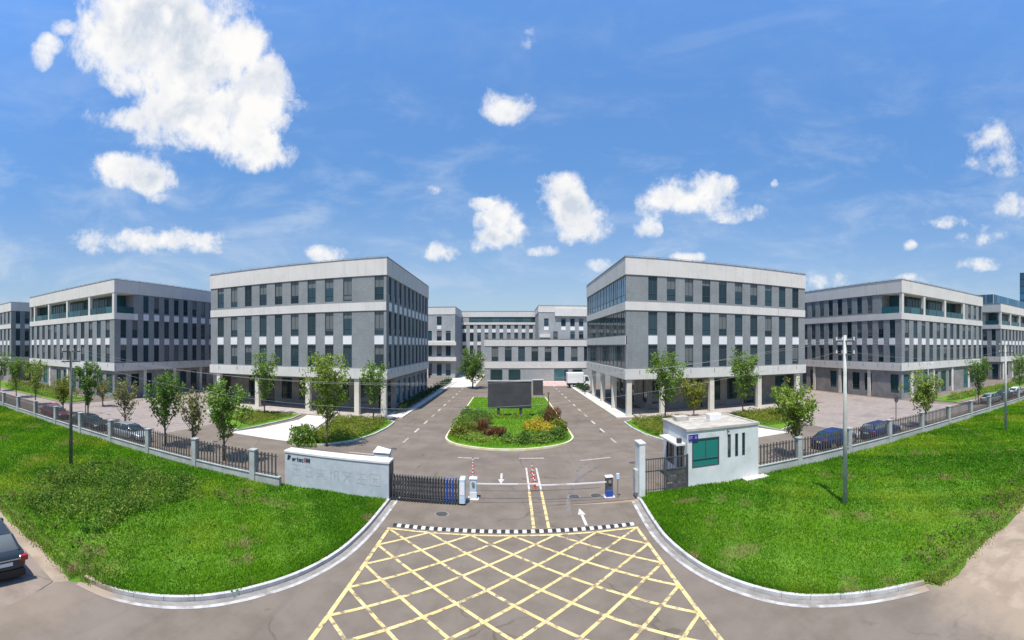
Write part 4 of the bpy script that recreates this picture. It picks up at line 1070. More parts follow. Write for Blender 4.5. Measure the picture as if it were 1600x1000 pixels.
# ------------------------------------------------------------------ vehicles
def car_meshes(paint, estate=False):
    st = [(-2.30, .66, .34, .78), (-2.22, .83, .24, .96), (-1.9, .90, .19, 1.03), (-1.2, .91, .18, 1.01), (0, .91, .18, .97), (1.0, .91, .18, .94), (1.65, .89, .18, .86), (2.08, .82, .21, .74), (2.28, .64, .30, .62)]
    b = MB(); rings = []
    for (x, hw, zb, zs) in st:
        half = [(hw * .86, zb), (hw, zb + (zs - zb) * .3), (hw * 1.0, zb + (zs - zb) * .72), (hw * .93, zs), (hw * .5, zs + .025)]
        rings.append([(x, -a, z_) for a, z_ in half] + [(x, a, z_) for a, z_ in half[::-1]])
    n = 10; b.v = [p for r_ in rings for p in r_]
    for i in range(len(rings) - 1):
        for k in range(n): b.f.append((i * n + k, i * n + (k + 1) % n, (i + 1) * n + (k + 1) % n, (i + 1) * n + k))
    b.f += [tuple(range(n - 1, -1, -1)), tuple(range((len(rings) - 1) * n, len(rings) * n))]; b.fm = [0] * len(b.f)
    gs = [(-2.02, .70, 1.0, .66, 1.04), (-1.42, .80, 1.0, .62, 1.36), (-.75, .82, .99, .63, 1.44), (.1, .82, .96, .63, 1.45), (.55, .81, .94, .62, 1.37), (1.28, .74, .92, .66, .95)]
    if estate: gs[0] = (-2.12, .76, 1.0, .66, 1.10); gs[1] = (-1.85, .80, 1.0, .62, 1.40)
    g = MB(); rings = [[(x, -hb, zb), (x, -ht, zt - .03), (x, -ht * .8, zt), (x, ht * .8, zt), (x, ht, zt - .03), (x, hb, zb)] for (x, hb, zb, ht, zt) in gs]
    g.v = [p for r_ in rings for p in r_]
    for i in range(len(rings) - 1):
        for k in range(5): g.f.append((i * 6 + k, i * 6 + k + 1, i * 6 + 7 + k, i * 6 + 6 + k))
    g.f += [tuple(range(5, -1, -1)), tuple(range(30, 36))]; g.fm = [0] * len(g.f)
    rf = MB()
    for i in range(1, 4):
        (xa, _, _, ha, za), (xb, _, _, hb, zb) = gs[i], gs[i + 1]
        if i == 3: xb = xa + (xb - xa) * .45; zb = za + (zb - za) * .45
        pa = [(xa, -ha - .012, za - .05), (xa, -ha * .8, za + .014), (xa, ha * .8, za + .014), (xa, ha + .012, za - .05)]
        pb_ = [(xb, -hb - .012, zb - .05), (xb, -hb * .8, zb + .014), (xb, hb * .8, zb + .014), (xb, hb + .012, zb - .05)]
        for k in range(3): rf.quad(pa[k], pa[k + 1], pb_[k + 1], pb_[k])
    for s_ in (-1, 1):   # pillars
        (x0_, h0, z0_, t0, zt0), (x1_, h1, z1_, t1, zt1) = gs[0], gs[1]
        rf.quad((x0_ - .02, s_ * (h0 + .012), 1.0), (x0_ + .42, s_ * (h0 + .02), 1.0), (x1_ + .26, s_ * (t1 + .016), zt1 - .03), (x1_ - .03, s_ * (t1 + .012), zt1 - .03))
        rf.quad((x0_ - .02, s_ * (h0 + .012), 1.0), (x1_ - .03, s_ * (t1 + .012), zt1 - .03), (x1_ - .03, s_ * (t1 * .86), zt1 + .0), (x0_ - .03, s_ * (h0 * .86), 1.03))
        rf.quad((-.42, s_ * .835, .985), (-.30, s_ * .835, .985), (-.30, s_ * .645, 1.43), (-.42, s_ * .645, 1.43))
        (x4, h4, z4, t4, zt4), (x5, h5, z5, t5, zt5) = gs[4], gs[5]
        rf.quad((x5, s_ * (h5 + .01), .95), (x5 - .1, s_ * (h5 + .03), .95), (x4 - .05, s_ * (t4 + .012), zt4), (x4 + .02, s_ * (t4 + .005), zt4))
    sh = MB(); sh.box(-2.26, 2.2, -.78, .78, .16, .36)
    rb = MB(); rb.box(-2.325, -2.2, -.70, .70, .30, .46)
    pl = MB(); pl.box(-2.325, -2.29, -.25, .25, .62, .74)
    bt = MB(); bt.box(-2.318, -2.28, -.55, .55, .80, .83)
    tl = [MB().bbox(-2.31, -2.12, s_ * .70 - .17, s_ * .70 + .17, .72, .90, .02) for s_ in (-1, 1)]
    hl = [MB().bbox(2.02, 2.24, s_ * .62 - .16, s_ * .62 + .16, .58, .70, .02) for s_ in (-1, 1)]
    ty = MB(); ty.tube([(0, -.11, 0), (0, -.085, 0), (0, .085, 0), (0, .11, 0)], [.27, .325, .325, .27], 20)
    ri = MB(); ri.tube([(0, -.118, 0), (0, .118, 0)], .21, 14)
    ar = MB(); ar.tube([(0, -.06, 0), (0, .06, 0)], .385, 20)
    mi = [MB().bbox(.62, .78, s_ * .98 - .1, s_ * .98 + .1, .96, 1.07, .02) for s_ in (-1, 1)]
    return dict(body=b.mesh('body', paint, True), glass=g.mesh('window_glass', 'glass', True), roof=rf.mesh('roof_panel', paint), under=sh.mesh('sill', 'car_trim'), bumper=rb.mesh('bumper_trim', 'car_trim'),
                plate=pl.mesh('number_plate', 'white_panel'), chrome=bt.mesh('boot_strip', 'chrome'), tl=[q.mesh('tail_lamp', 'tail_lamp') for q in tl], hl=[q.mesh('headlight', 'head_lamp') for q in hl],
                tyre=ty.mesh('tyre', 'black_rubber'), rim=ri.mesh('rim', 'chrome'), arch=ar.mesh('wheel_arch', 'car_trim'), mi=[q.mesh('mirror', paint) for q in mi])
CARS = {}
def car(label, x, y, rz, paint, estate=False, z=0.0):
    if (paint, estate) not in CARS: CARS[(paint, estate)] = car_meshes(paint, estate)
    M = CARS[(paint, estate)]
    o = thing('parked_car', label, 'car', (x, y, z), rz)
    bd = put('body', M['body'], o); md = bd.modifiers.new('round', 'SUBSURF'); md.levels = md.render_levels = 2
    put('window_glass', M['glass'], o); put('roof_panel', M['roof'], o); put('sill', M['under'], o); put('bumper_trim', M['bumper'], o); put('number_plate', M['plate'], o); put('boot_strip', M['chrome'], o)
    for q in M['tl']: put('tail_lamp', q, o)
    for q in M['hl']: put('headlight', q, o)
    for q in M['mi']: put('mirror', q, o)
    for xx in (-1.38, 1.40):
        for s_ in (-1, 1):
            put('wheel_arch', M['arch'], o, (xx, s_ * .835, .36))
            w_ = put('wheel', M['tyre'], o, (xx, s_ * .81, .325)); put('rim', M['rim'], w_)
    return o
car('dark blue grey saloon parked on the dusty verge, its boot towards the entrance road', -16.35, 5.75, R(180), 'car_dark', z=-.008)
car('silver car with pale windscreen parked behind the fence by the plaza', -30.2, 24.3, R(3), 'car_silver')
car('dark red car parked behind the fence under the small olive tree', -44.2, 24.3, R(0), 'car_red')
car('black car parked behind the fence between two plaza trees', -36.6, 24.2, R(0), 'car_dark')
car('dark blue saloon parked behind the fence next to the lime green tree', 25.2, 26.2, R(8), 'car_blue')
car('dark blue estate car parked behind the fence beside the concrete pole', 30.6, 25.6, R(3), 'car_blue', True)
for i, (x, p, lb) in enumerate(((57.5, 'car_silver', 'silver car parked behind the fence below the planted strip, next to a black car'), (62.6, 'car_dark', 'black car parked between two lighter cars behind the far fence'), (67.6, 'car_white', 'white car parked behind the far fence beyond the black car'))):
    car(lb, x, 27.0, R(2), p)
v = thing('delivery_van', 'small white delivery van at the annexe behind the glazed block', 'van', (13.9, 85.6, 0), R(0)); v.scale = (1.35, 1.3, 1.3)
mb = MB(); mb.bbox(-1.7, .75, -.85, .85, .75, 2.35, .05); mb.build('cargo_box', 'car_white', v)
mb = MB(); mb.add([(.8, -.8, .4), (1.75, -.8, .4), (1.75, -.8, 1.05), (1.4, -.76, 1.85), (.8, -.76, 1.9), (.8, .8, .4), (1.75, .8, .4), (1.75, .8, 1.05), (1.4, .76, 1.85), (.8, .76, 1.9)], [(0, 1, 2, 3, 4), (9, 8, 7, 6, 5), (1, 6, 7, 2), (3, 8, 9, 4), (0, 4, 9, 5), (0, 5, 6, 1)]); mb.build('cab', 'car_white', v)
mb = MB(); mb.add([(1.765, -.72, 1.08), (1.765, .72, 1.08), (1.43, .68, 1.80), (1.43, -.68, 1.80)], [(0, 1, 2, 3)]); mb.add([(.95, -.815, 1.08), (1.6, -.815, 1.08), (1.36, -.78, 1.75), (.95, -.78, 1.75)], [(0, 1, 2, 3)]); mb.build('windscreen', 'glass', v)
mb = MB(); mb.box(-1.65, 1.6, -.7, .7, .38, .74); mb.build('chassis', 'car_trim', v)
for xx in (-1.05, 1.2):
    for s_ in (-1, 1):
        w_ = put('wheel', list(CARS.values())[0]['tyre'], v, (xx, s_ * .74, .325)); put('rim', list(CARS.values())[0]['rim'], w_)

# ------------------------------------------------------------------ vegetation
def quads_mesh(name, V, mat, tint=None):
    """V: (n,4,3) array of leaf corners"""
    n = len(V); me = bpy.data.meshes.new(name)
    me.vertices.add(n * 4); me.vertices.foreach_set('co', V.reshape(-1).astype(np.float32))
    me.loops.add(n * 4); me.loops.foreach_set('vertex_index', np.arange(n * 4, dtype=np.int32))
    me.polygons.add(n); me.polygons.foreach_set('loop_start', np.arange(0, n * 4, 4, dtype=np.int32)); me.polygons.foreach_set('loop_total', np.full(n, 4, dtype=np.int32))
    if tint is not None:
        ca = me.color_attributes.new('tint', 'FLOAT_COLOR', 'POINT')
        c = np.ones((n * 4, 4), np.float32); c[:, :3] = np.repeat(tint, 4, axis=0) if len(tint) == n else tint
        ca.data.foreach_set('color', c.reshape(-1))
    me.materials.append(MATS[mat]); me.update(calc_edges=True); me.validate(); return me
def leaves(P, size, r, flat_=.0, aspect=1.7):
    """leaf shaped quads (a kite folded nowhere) centred on P with random attitude"""
    n = len(P)
    a = r.normal(size=(n, 3)); a[:, 2] -= .35; a /= np.linalg.norm(a, axis=1, keepdims=True)
    b = r.normal(size=(n, 3)); b -= a * (a * b).sum(1, keepdims=True); b /= np.linalg.norm(b, axis=1, keepdims=True)
    s = (size[0] + (size[1] - size[0]) * r.random(n))[:, None]
    return np.stack([P - a * s * .5, P + b * s * .5 / aspect - a * s * .05, P + a * s * .5, P - b * s * .5 / aspect - a * s * .05], 1)
def make_tree(name, h, w, trunk_h, seed, leafmat, n_leaf, size=(.16, .28), vase=.6, tr=.09):
    r = np.random.default_rng(seed)
    tm = MB(); lean = r.normal(size=2) * .12
    ax = lambda t: np.array([lean[0] * t + .04 * math.sin(t * 5 + seed), lean[1] * t + .04 * math.cos(t * 4), h * t])
    tm.tube([tuple(ax(t)) for t in np.linspace(0, .9, 9)], [tr * (1 - .85 * t) + .008 for t in np.linspace(0, 1, 9)], 8)
    centres = []
    K = int(11 + h)
    for k in range(K):
        t0 = trunk_h / h + (.72 - trunk_h / h) * (k / K) ** 1.1; p0 = ax(t0); ph = k * 2.4 + r.normal() * .4
        up = (.36 + .45 * vase) * h * (.55 + .35 * r.random()) * (1 - .45 * k / K); out = w * .5 * (.65 + .45 * r.random()) * (1 - .30 * (k / K))
        p1 = p0 + np.array([math.cos(ph) * out, math.sin(ph) * out, up]); mid = p0 * .5 + p1 * .5 + np.array([math.cos(ph) * out * .16, math.sin(ph) * out * .16, -up * .10])
        p1[2] = min(p1[2], h * .98)
        tm.tube([tuple(p0), tuple(mid), tuple(p1)], [tr * .42 * (1 - .5 * k / K), tr * .24, .012], 5, caps=False)
        for q in range(3):
            f_ = .35 + .25 * q; c_ = p0 + (p1 - p0) * f_; d_ = r.normal(size=3) * np.array([.32, .32, .25]) * w * .28
            tm.tube([tuple(c_), tuple(c_ + d_ * .8)], [.022, .008], 4, caps=False); centres.append((c_ + d_ * .8, .85))
        for f_ in (.22, .42, .62, .82, 1.0): centres.append((p0 + (p1 - p0) * f_ + r.normal(size=3) * .11 * w * .5, 1.0 if f_ > .5 else .8))
    for t in (.36, .46, .56, .66, .74, .82, .9, .97): centres.append((ax(t) + r.normal(size=3) * .1, .8))
    wts = np.array([c[1] for c in centres]) * (.4 + 1.2 * r.random(len(centres))); wts /= wts.sum(); cnt = r.multinomial(n_leaf, wts)
    pts = []
    for (c_, s_), q in zip(centres, cnt):
        g = r.normal(size=(q, 3)); g /= np.maximum(.6, np.linalg.norm(g, axis=1, keepdims=True)); pts.append(c_ + g * np.array([.40, .40, .36]) * s_ * (w / 3.6) * r.random((q, 1)) ** .5 * 1.15)
    P = np.concatenate(pts); P = P[P[:, 2] > trunk_h * .85]
    return tm.mesh('trunk', 'bark', True), quads_mesh('crown', leaves(P, size, r), leafmat)
TV = {}
def tree(label, x, y, h, w, kind, seed, rz=0.0, trunk=.19, n=2600, size=(.17, .30), vase=.85, group=None, tr=.09):
    w *= .98; h *= 1.04; n = int(n * .9)
    t_, c_ = make_tree('tree', h, w, h * trunk, seed, kind, n, size, vase, tr)
    o = thing('tree', label, 'tree', (x, y, 0), rz, group); put('trunk', t_, o); put('crown', c_, o); return o
tree('bright green vase shaped tree inside the fence, first from the sign wall', -19.6, 24.6, 5.6, 3.9, 'leaf_green', 1, trunk=.20, n=3200)
tree('thin pale yellowish tree between two greener ones inside the fence', -23.4, 25.4, 4.6, 2.6, 'leaf_pale', 2, n=1300)
tree('dark green full tree inside the fence beside the pale yellowish tree', -26.2, 25.0, 5.9, 3.6, 'leaf_dark', 3, n=3000)
tree('small pale thin tree inside the fence by the silver car', -33.2, 26.2, 4.9, 2.8, 'leaf_pale', 4, n=1200)
tree('tall narrow dark tree inside the fence near the dark utility pole', -39.6, 26.0, 6.5, 3.2, 'leaf_dark', 5, n=3000, vase=.9)
tree('small olive tree inside the fence by the dark red car', -46.4, 26.6, 4.4, 3.0, 'leaf_olive', 6, n=1800)
tree('lime green tree inside the fence where the plaza narrows', -55.4, 27.2, 6.2, 3.6, 'leaf_lime', 7, n=2600)
tree('mid green tree inside the fence before the farthest block', -64.6, 28.2, 6.4, 3.8, 'leaf_green', 8, n=2600)
tree('dark tree inside the fence at its far end', -75.0, 29.4, 7.0, 4.4, 'leaf_dark', 9, n=2600)
tree('slender tree in the lawn bed between forecourt and plaza, before the colonnade', -28.0, 43.2, 7.3, 3.7, 'leaf_green', 10, n=2800)
tree('tall leafy tree rising behind the sign wall at the tip of the hedge bed', -14.9, 32.6, 7.6, 4.4, 'leaf_lime', 11, n=4200, vase=.8, size=(.18, .3))
tree('tree at the corner column of the block beside the drive', -15.0, 45.2, 6.4, 3.4, 'leaf_green', 13, n=2400)
tree('tall tree at the corner bed behind the guardhouse, before the glazed block', 16.6, 43.4, 7.4, 4.2, 'leaf_green', 14, n=3600)
tree('tall tree in front of the middle columns behind the guardhouse', 25.8, 42.2, 7.5, 4.0, 'leaf_green', 15, n=3400, vase=.8)
tree('small tree filling the gap between two tall trees behind the guardhouse', 20.6, 44.6, 4.4, 3.4, 'leaf_olive', 25, n=2000)
tree('lime green tree inside the fence, first from the guardhouse', 20.0, 25.0, 5.3, 3.6, 'leaf_lime', 16, n=3000, trunk=.22)
tree('dark bluish small tree at the edge of the bed behind the lime green tree', 28.6, 38.4, 3.8, 3.2, 'leaf_dark', 17, n=2400)
tree('green tree inside the fence beyond the parked blue cars', 37.0, 25.0, 5.4, 4.0, 'leaf_lime', 18, n=3000)
tree('dark green tree inside the fence next to the row of far parked cars', 54.5, 27.6, 6.4, 4.2, 'leaf_dark', 19, n=2800)
tree('bright green tree inside the fence at the far end of the parked cars', 74.5, 29.0, 6.6, 4.2, 'leaf_green', 20, n=2600)
tree('big dense dark tree on the drive verge at the annexe corner', -7.3, 84, 7.4, 6.0, 'leaf_dark', 21, n=5200, trunk=.12, vase=.5, size=(.22, .4), tr=.14)
tree('pale green small tree in the strip before the terrace block and plaza', -48.8, 34.5, 3.6, 3.0, 'leaf_pale', 22, n=1500)

def shrub_points(n, rx, ry, rz_, r, shell=.55):
    d = r.normal(size=(n, 3)); d /= np.linalg.norm(d, axis=1, keepdims=True); d[:, 2] = np.abs(d[:, 2])
    rad = shell + (1 - shell) * r.random((n, 1)) ** .7
    lump = 1 + .16 * np.sin(d[:, :1] * 5.3 + rx * 9) * np.cos(d[:, 1:2] * 4.7) + .10 * np.sin(d[:, 2:3] * 9 + ry * 7)
    return d * rad * lump * np.array([rx, ry, rz_])
def shrub(label, x, y, rx, ry, h, mat, seed, n=900, size=(.10, .2), z=.13, name='shrub', cat='shrub'):
    r = np.random.default_rng(seed); P = shrub_points(n, rx, ry, h, r); P[:, 2] += .02
    o = thing(name, label, cat, (x, y, z), seed * .7); put('foliage', quads_mesh('foliage', leaves(P, size, r), mat), o)
    mb = MB()
    for k in range(5):
        a = k * 1.26; mb.tube([(0, 0, -.05), (math.cos(a) * rx * .4, math.sin(a) * ry * .4, h * .6)], [.03, .012], 5)
    mb.build('stem', 'bark', o); return o
def spiky(label, x, y, rad, h, mat, seed, n=150, z=.13):
    r = np.random.default_rng(seed); Q = []
    for k in range(n):
        a = r.random() * 6.283; el = r.uniform(.25, 1.35); L = rad * r.uniform(.7, 1.15); w_ = .045
        p = np.zeros(3); d = np.array([math.cos(a) * math.cos(el), math.sin(a) * math.cos(el), math.sin(el)]); s_ = np.array([-math.sin(a), math.cos(a), 0]) * w_
        for q in range(4):
            p2 = p + d * L / 4; d = d + np.array([0, 0, -.22]); d /= np.linalg.norm(d); f0, f1 = 1 - q * .22, 1 - (q + 1) * .22
            Q.append([p - s_ * f0, p + s_ * f0, p2 + s_ * f1, p2 - s_ * f1]); p = p2
    V = np.array(Q); V[:, :, 2] = np.maximum(V[:, :, 2] * h / rad + .05, .02)
    o = thing('spiky_plant', label, 'plant', (x, y, z)); put('leaf_rosette', quads_mesh('leaf_rosette', V, mat), o); mb = MB(); mb.tube([(0, 0, -.05), (0, 0, .2)], .07, 8); mb.build('stem', 'bark', o)
isl_sh = [('round dark green shrub on the island at the rounded kerb below the golden bushes', 4.3, 38.1, .85, .8, .85, 'leaf_dark'), ('clipped green shrub low at the island front, second from the red bush side', 2.9, 36.9, .9, .8, .8, 'leaf_green'),
          ('bushy dark green shrub in the middle of the island front edge', 1.3, 36.6, .9, .75, .8, 'leaf_dark'), ('small green shrub at the island front beside the open lawn', -.1, 36.9, .7, .65, .65, 'leaf_green'),
          ('dark red bush at the back of the island beside the lamp post', 4.6, 45.5, 1.0, 1.0, 1.7, 'leaf_red'), ('olive bush below the dark red bush on the island', 4.7, 41.4, .9, 1.1, 1.15, 'leaf_olive'),
          ('bright golden bush on the island between lawn and red bush', 2.8, 42.6, 1.3, 1.3, 1.05, 'leaf_gold'), ('low golden bush in front of the bright golden one on the island', 3.5, 39.9, 1.15, .95, .9, 'leaf_gold'),
          ('green bush behind the dark red bush on the island', 4.2, 48.4, 1.0, 1.2, 1.2, 'leaf_green'),
          ('large mid green bush at the island side facing the hedge', -4.6, 42.4, 1.0, 1.4, 1.35, 'leaf_green'), ('tall green bush behind the spiky reddish plant on the island', -3.0, 45.0, 1.2, 1.2, 1.7, 'leaf_dark'),
          ('olive bush at the island corner facing the sign wall', -4.6, 39.3, .9, .9, .95, 'leaf_olive'), ('brownish red low bush beside the open island lawn', -1.3, 39.2, .65, 1.1, .85, 'leaf_red'), ('long pale yellow edging shrub at the island front facing the sign wall', -3.2, 37.3, 1.35, .35, .38, 'leaf_lime'),
          ('small green bush at the rear corner of the island by the drive with hedge', -4.9, 49.5, .8, 1.2, 1.1, 'leaf_dark')]
for i, (lb, x, y, rx, ry, h, mt) in enumerate(isl_sh): shrub(lb, x, y, rx * 1.12, ry * 1.12, h * 1.1, mt, 40 + i, n=1700, size=(.11, .22))
shrub('loose green bush behind the sign wall at the forecourt corner', -17.0, 32.4, 1.35, 1.2, 1.75, 'leaf_green', 90, 1500, (.16, .3), .05)
spiky('spiky reddish brown plant among green bushes on the island', -2.6, 40.7, 1.5, 1.7, 'leaf_red', 77, 320)
spiky('spiky green plant behind the reddish one on the island', -3.9, 41.2, 1.0, 1.2, 'leaf_olive', 78, 160)

def hedge(label, poly, h, mat, seed, dens=150, z=.10, size=(.09, .18)):
    r = np.random.default_rng(seed); xs = [p[0] for p in poly]; ys = [p[1] for p in poly]
    area = abs(sum(a[0] * b[1] - b[0] * a[1] for a, b in zip(poly, poly[1:] + poly[:1]))) / 2; n = int(area * dens * 2.2 * (max(xs) - min(xs)) * (max(ys) - min(ys)) / max(area, .1))
    P = np.stack([r.uniform(min(xs), max(xs), n), r.uniform(min(ys), max(ys), n), np.zeros(n)], 1)
    ins = np.zeros(n, bool)
    for (ax, ay), (bx, by) in zip(poly, poly[1:] + poly[:1]):
        c = ((ay > P[:, 1]) != (by > P[:, 1])) & (P[:, 0] < (bx - ax) * (P[:, 1] - ay) / (by - ay + 1e-12) + ax); ins ^= c
    P = P[ins][: int(area * dens * 2.2)]
    hh = h * (.78 + .22 * np.sin(P[:, 0] * 1.9 + seed) * np.cos(P[:, 1] * 2.3) + .12 * np.sin(P[:, 0] * 5.1 + P[:, 1] * 4.3)); P[:, 2] = hh * r.random(len(P)) ** .45
    cx, cy = sum(xs) / len(xs), sum(ys) / len(ys); P[:, 0] -= cx; P[:, 1] -= cy
    o = thing('hedge', label, 'hedge', (cx, cy, z)); put('foliage', quads_mesh('foliage', leaves(P, size, r), mat), o)
def inset(poly, k, sh=(0, 0)):
    cx, cy = sum(p[0] for p in poly) / len(poly), sum(p[1] for p in poly) / len(poly); return [(cx + (a - cx) * k + sh[0], cy + (b - cy) * k + sh[1]) for a, b in poly]
hedge('mixed green ground cover on the island facing the sign wall', [(-5.1, 38.2), (-3.4, 36.6), (-1.6, 36.2), (-1.0, 38.4), (-1.6, 43.5), (-5.2, 45)], .42, 'leaf_lime', 21, 100, .13)
hedge('lime ground cover at the island front below the golden bushes', [(.4, 35.6), (2.8, 35.9), (4.6, 37.6), (5.1, 40.5), (3.0, 39.6), (1.0, 38.2)], .55, 'leaf_lime', 22, 110, .13)
hedge('yellow green ground cover around the dark red bush on the island', [(4.2, 40.6), (5.3, 40.6), (5.3, 50), (4.2, 50)], .6, 'leaf_lime', 23, 110, .13)
hedge('bright green ground cover on the island under the display screen', [(-2.4, 48.6), (2.6, 48.6), (2.4, 49.6), (-2.4, 49.6)], .45, 'leaf_lime', 24, 90, .13)
hedge('dense olive hedge filling the bed behind the sign wall', inset(mirror(BED1), .86), .75, 'leaf_olive', 1, 90)
hedge('low lime hedge along the front edge of the bed behind the sign wall', [(-16.6, 33.2), (-14.6, 34.4), (-13.2, 37.6), (-12.9, 41.5), (-13.5, 41.5), (-14.2, 37.8), (-15.4, 35.6), (-16.9, 34.6)], .42, 'leaf_lime', 2, 140)
hedge('olive hedge filling the corner bed behind the guardhouse', inset(BED1, .84), .8, 'leaf_olive', 3, 90)
hedge('low green hedge along the drive edge of the corner bed behind the guardhouse', [(16.0, 33.2), (14.4, 34.8), (13.2, 37.6), (12.9, 41.5), (13.5, 41.5), (14.2, 37.8), (15.4, 35.8), (16.8, 34.2)], .42, 'leaf_lime', 4, 140)
hedge('golden olive hedge beside the forecourt behind the guardhouse', [(25.4, 36.5), (24.9, 43.5), (31.5, 43.8), (30.5, 38.6), (28, 36.8)], .9, 'leaf_olive', 5, 90)
hedge('green hedge patch at the plaza end of the bed behind the guardhouse', [(31.8, 39.8), (32.2, 44.6), (36, 44.8), (34.8, 42)], .7, 'leaf_green', 6, 80)
hedge('lawn coloured low planting beside the forecourt near the colonnade', [(-25.6, 36.5), (-24.9, 44.8), (-30, 44.8), (-29.5, 38.6)], .35, 'leaf_olive', 7, 90)
hedge('green planting at the plaza end of the bed near the colonnade', [(-30.4, 38.8), (-30.8, 44.8), (-36, 44.8), (-34.8, 42)], .5, 'leaf_lime', 8, 80)
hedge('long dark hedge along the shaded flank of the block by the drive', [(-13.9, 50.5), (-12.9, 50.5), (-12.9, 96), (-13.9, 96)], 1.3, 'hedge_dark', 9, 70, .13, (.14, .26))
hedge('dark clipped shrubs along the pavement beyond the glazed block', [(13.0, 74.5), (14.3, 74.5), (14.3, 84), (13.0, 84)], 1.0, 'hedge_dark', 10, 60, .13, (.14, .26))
hedge('yellow green hedge strip before the terrace block by the silver car', [(-80, 32.2), (-56, 32.2), (-56, 34.0), (-80, 34.0)], 1.1, 'leaf_lime', 11, 40, .1, (.16, .3))
hedge('olive shrubs against the terrace block by the silver car', [(-84, 34.6), (-57, 34.6), (-57, 36.4), (-84, 36.4)], 1.6, 'leaf_olive', 12, 34, .1, (.18, .32))
hedge('yellow green hedge strip before the terrace block by the blue cars', [(56.5, 32.4), (82, 32.4), (82, 34.2), (56.5, 34.2)], 1.1, 'leaf_lime', 13, 40, .1, (.16, .3))
hedge('dark green shrubs along the farthest strip before the block with glass screen', [(84, 32.4), (108, 32.4), (108, 35), (84, 35)], 1.6, 'leaf_dark', 14, 34, .1, (.2, .34))

# ---- grass
def nz(x, y, s): return (np.sin(x * .83 * s + 1.1) * np.cos(y * .71 * s + .4) + .6 * np.sin(x * 1.9 * s + y * 1.3 * s + 2.0) + .45 * np.sin(x * 3.7 * s - y * 2.9 * s) + .3 * np.cos(x * 7.3 * s + y * 6.1 * s)) / 2.35
def lawn_grass(sgn, inner, y0, y1, n, seed):
    r = np.random.default_rng(seed)
    q = 54 * r.random(n) ** 1.75; y = y0 + (y1 - y0) * r.random(n)
    xi = np.array([inner(v) for v in np.linspace(y0, y1, 200)]); base_ = np.interp(y, np.linspace(y0, y1, 200), xi)
    x = base_ + sgn * (q + .05)
    y = y + (.14 * r.normal(size=n)) * (y < y0 + .5)
    ok = np.ones(n, bool); x, y = x[ok], y[ok]; n = len(x)
    dist = np.hypot(x, y); big = np.clip(dist / 20, .8, 2.6)
    h = (.05 + .075 * r.random(n)) * (1 + .35 * nz(x, y, .6)) * big ** .6; w = (.016 + .016 * r.random(n)) * big
    a = r.random(n) * 6.283; le = r.normal(size=(n, 2)) * .5 * h[:, None]
    z = .10 + .05 * (np.sin(x * .9 + 1.3) * np.cos(y * .7) + .5 * np.sin(x * 2.3 + y * 1.7)) / 1.8
    dx, dy = np.cos(a) * w, np.sin(a) * w
    V = np.zeros((n, 4, 3)); V[:, 0] = np.stack([x - dx, y - dy, z - .03], 1); V[:, 1] = np.stack([x + dx, y + dy, z - .03], 1)
    V[:, 2] = np.stack([x + le[:, 0] + dx * .35, y + le[:, 1] + dy * .35, z + h], 1); V[:, 3] = np.stack([x + le[:, 0] - dx * .35, y + le[:, 1] - dy * .35, z + h], 1)
    c1, c2, c3, c4 = np.array([.060, .195, .010]), np.array([.165, .350, .014]), np.array([.325, .415, .028]), np.array([.38, .30, .13])
    u = np.clip(.45 + .75 * nz(x, y, .30) + .22 * nz(x, y + 3, 1.3) + .14 * r.normal(size=n), 0, 1)[:, None]; v2 = np.clip(nz(x + 40, y + 9, .22) * 1.4 - .30 + .25 * nz(x, y, .9) + .018 * (np.hypot(x, y) - 20) + .12 * r.normal(size=n), 0, .9)[:, None]
    T = (c1 * (1 - u) + c2 * u) * (1 - v2) + c3 * v2
    dry = np.clip(nz(x + 11, y - 5, .9) * 2.2 - 1.0 + .15 * r.normal(size=n), 0, .8) + np.clip(1.1 - (y - y0) * 1.2, 0, .55) * (r.random(n) < .6)
    if sgn > 0:
        g = G(1158, 866); dry = np.maximum(dry, np.clip(1.5 - np.hypot((x - g[0]) / .75, (y - g[1]) / .5) + .25 * nz(x, y, 5), 0, .95)); g = G(1075, 787); dry = np.maximum(dry, np.clip(1.2 - np.hypot((x - g[0]) / .9, (y - g[1]) / .3), 0, .9))
    else:
        g = G(430, 790); dry = np.maximum(dry, np.clip(.9 - np.hypot((x - g[0]) / 1.6, (y - g[1]) / .8), 0, .5))
    T = T * (1 - dry[:, None]) + c4 * dry[:, None]
    T *= (.88 + .24 * r.random((n, 1)))
    o = put('grass', quads_mesh('grass', V, 'blade', T)); o['kind'] = 'stuff'; return o
lawn_grass(-1, in_l, 8.05, 22.2, 210000, 5)
lawn_grass(1, in_r, 8.0, 22.9, 210000, 6)
def inside(poly, X_, Y_):
    ins = np.zeros(len(X_), bool)
    for (ax, ay), (bx, by) in zip(poly, poly[1:] + poly[:1]):
        ins ^= ((ay > Y_) != (by > Y_)) & (X_ < (bx - ax) * (Y_ - ay) / (by - ay + 1e-12) + ax)
    return ins
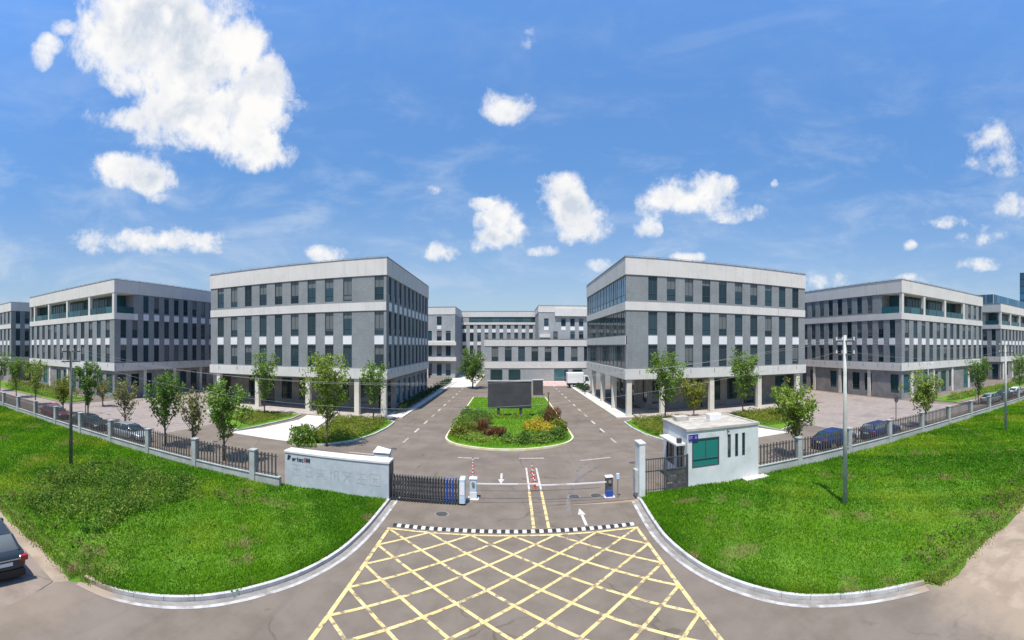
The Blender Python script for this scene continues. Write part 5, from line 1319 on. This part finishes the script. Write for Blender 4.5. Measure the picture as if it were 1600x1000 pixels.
def weeds(poly, dens, h0, seed, cols):
    r = np.random.default_rng(seed); xs, ys = [p[0] for p in poly], [p[1] for p in poly]
    n = int((max(xs) - min(xs)) * (max(ys) - min(ys)) * dens); X_, Y_ = r.uniform(min(xs), max(xs), n), r.uniform(min(ys), max(ys), n)
    k = inside(poly, X_ + .25 * nz(X_, Y_, 3), Y_ + .25 * nz(X_ + 5, Y_, 3)); X_, Y_ = X_[k], Y_[k]; n = len(X_); keep = r.random(n) < np.clip(.55 + .8 * nz(X_, Y_, 1.3), .05, 1); X_, Y_ = X_[keep], Y_[keep]; n = len(X_)
    hh = h0 * (.5 + .7 * r.random(n)) * (1 + .5 * nz(X_, Y_, 1.1)); L = 9
    P = np.stack([np.repeat(X_, L) + r.normal(size=n * L) * .11, np.repeat(Y_, L) + r.normal(size=n * L) * .11, .10 + np.repeat(hh, L) * r.random(n * L) ** .7], 1)
    t = np.clip(.5 + .5 * nz(X_, Y_, 1.7) + .3 * r.normal(size=n), 0, 1)[:, None]; T = np.repeat(cols[0] * (1 - t) + cols[1] * t, L, axis=0) * (.7 + .6 * r.random((n * L, 1)))
    o = put('weeds', quads_mesh('weeds', leaves(P, (.08, .2), r, aspect=2.2), 'blade', T)); o['kind'] = 'stuff'
weeds([G(*p) for p in ((30, 775), (70, 752), (120, 735), (180, 728), (215, 742), (290, 752), (315, 772), (285, 786), (215, 808), (140, 842), (105, 822), (60, 818))], 52, .62, 3, (np.array([.050, .14, .018]), np.array([.24, .32, .055])))
weeds([(-15.6, 18.2), (-12.8, 17.6), (-12.4, 19.8), (-15.4, 20.4)], 14, .22, 4, (np.array([.10, .12, .03]), np.array([.22, .19, .07])))
weeds([(-60, 8.3), (-12.6, 8.5), (-13.4, 9.6), (-60, 9.8)], 9, .24, 8, (np.array([.06, .12, .02]), np.array([.24, .21, .08])))
weeds([(12.4, 8.4), (60, 8.2), (60, 10.0), (13.4, 10.3)], 10, .30, 9, (np.array([.06, .11, .02]), np.array([.26, .21, .09])))
weeds([(14, 11), (50, 11), (50, 21), (20, 22), (9, 17)], 2.2, .18, 10, (np.array([.08, .21, .02]), np.array([.21, .29, .04])))
weeds([(-48, 10), (-9, 10), (-7.4, 17), (-14, 21.4), (-48, 21.4)], 2.0, .18, 11, (np.array([.08, .21, .02]), np.array([.21, .29, .04])))
r_ = np.random.default_rng(31); n_ = 9000
X_ = r_.uniform(-5.6, 5.6, n_); Y_ = 35.2 + 33 * r_.random(n_) ** 1.3; k_ = (np.abs(X_) < 5.5 - np.clip(37.6 - Y_, 0, 3) ** 1.4 * .9); X_, Y_ = X_[k_], Y_[k_]; n_ = len(X_)
V = np.zeros((n_, 4, 3)); a_ = r_.random(n_) * 6.283; h_ = .10 + .1 * r_.random(n_); dx, dy = np.cos(a_) * .06, np.sin(a_) * .06
V[:, 0] = np.stack([X_ - dx, Y_ - dy, np.full(n_, .12)], 1); V[:, 1] = np.stack([X_ + dx, Y_ + dy, np.full(n_, .12)], 1); V[:, 2] = np.stack([X_ + dx * .4, Y_ + dy * .4 + .03, .12 + h_], 1); V[:, 3] = np.stack([X_ - dx * .4, Y_ - dy * .4 + .03, .12 + h_], 1)
o = put('grass', quads_mesh('grass', V, 'blade', np.array([.16, .34, .02]) * (.7 + .6 * r_.random((n_, 1))))); o['kind'] = 'stuff'
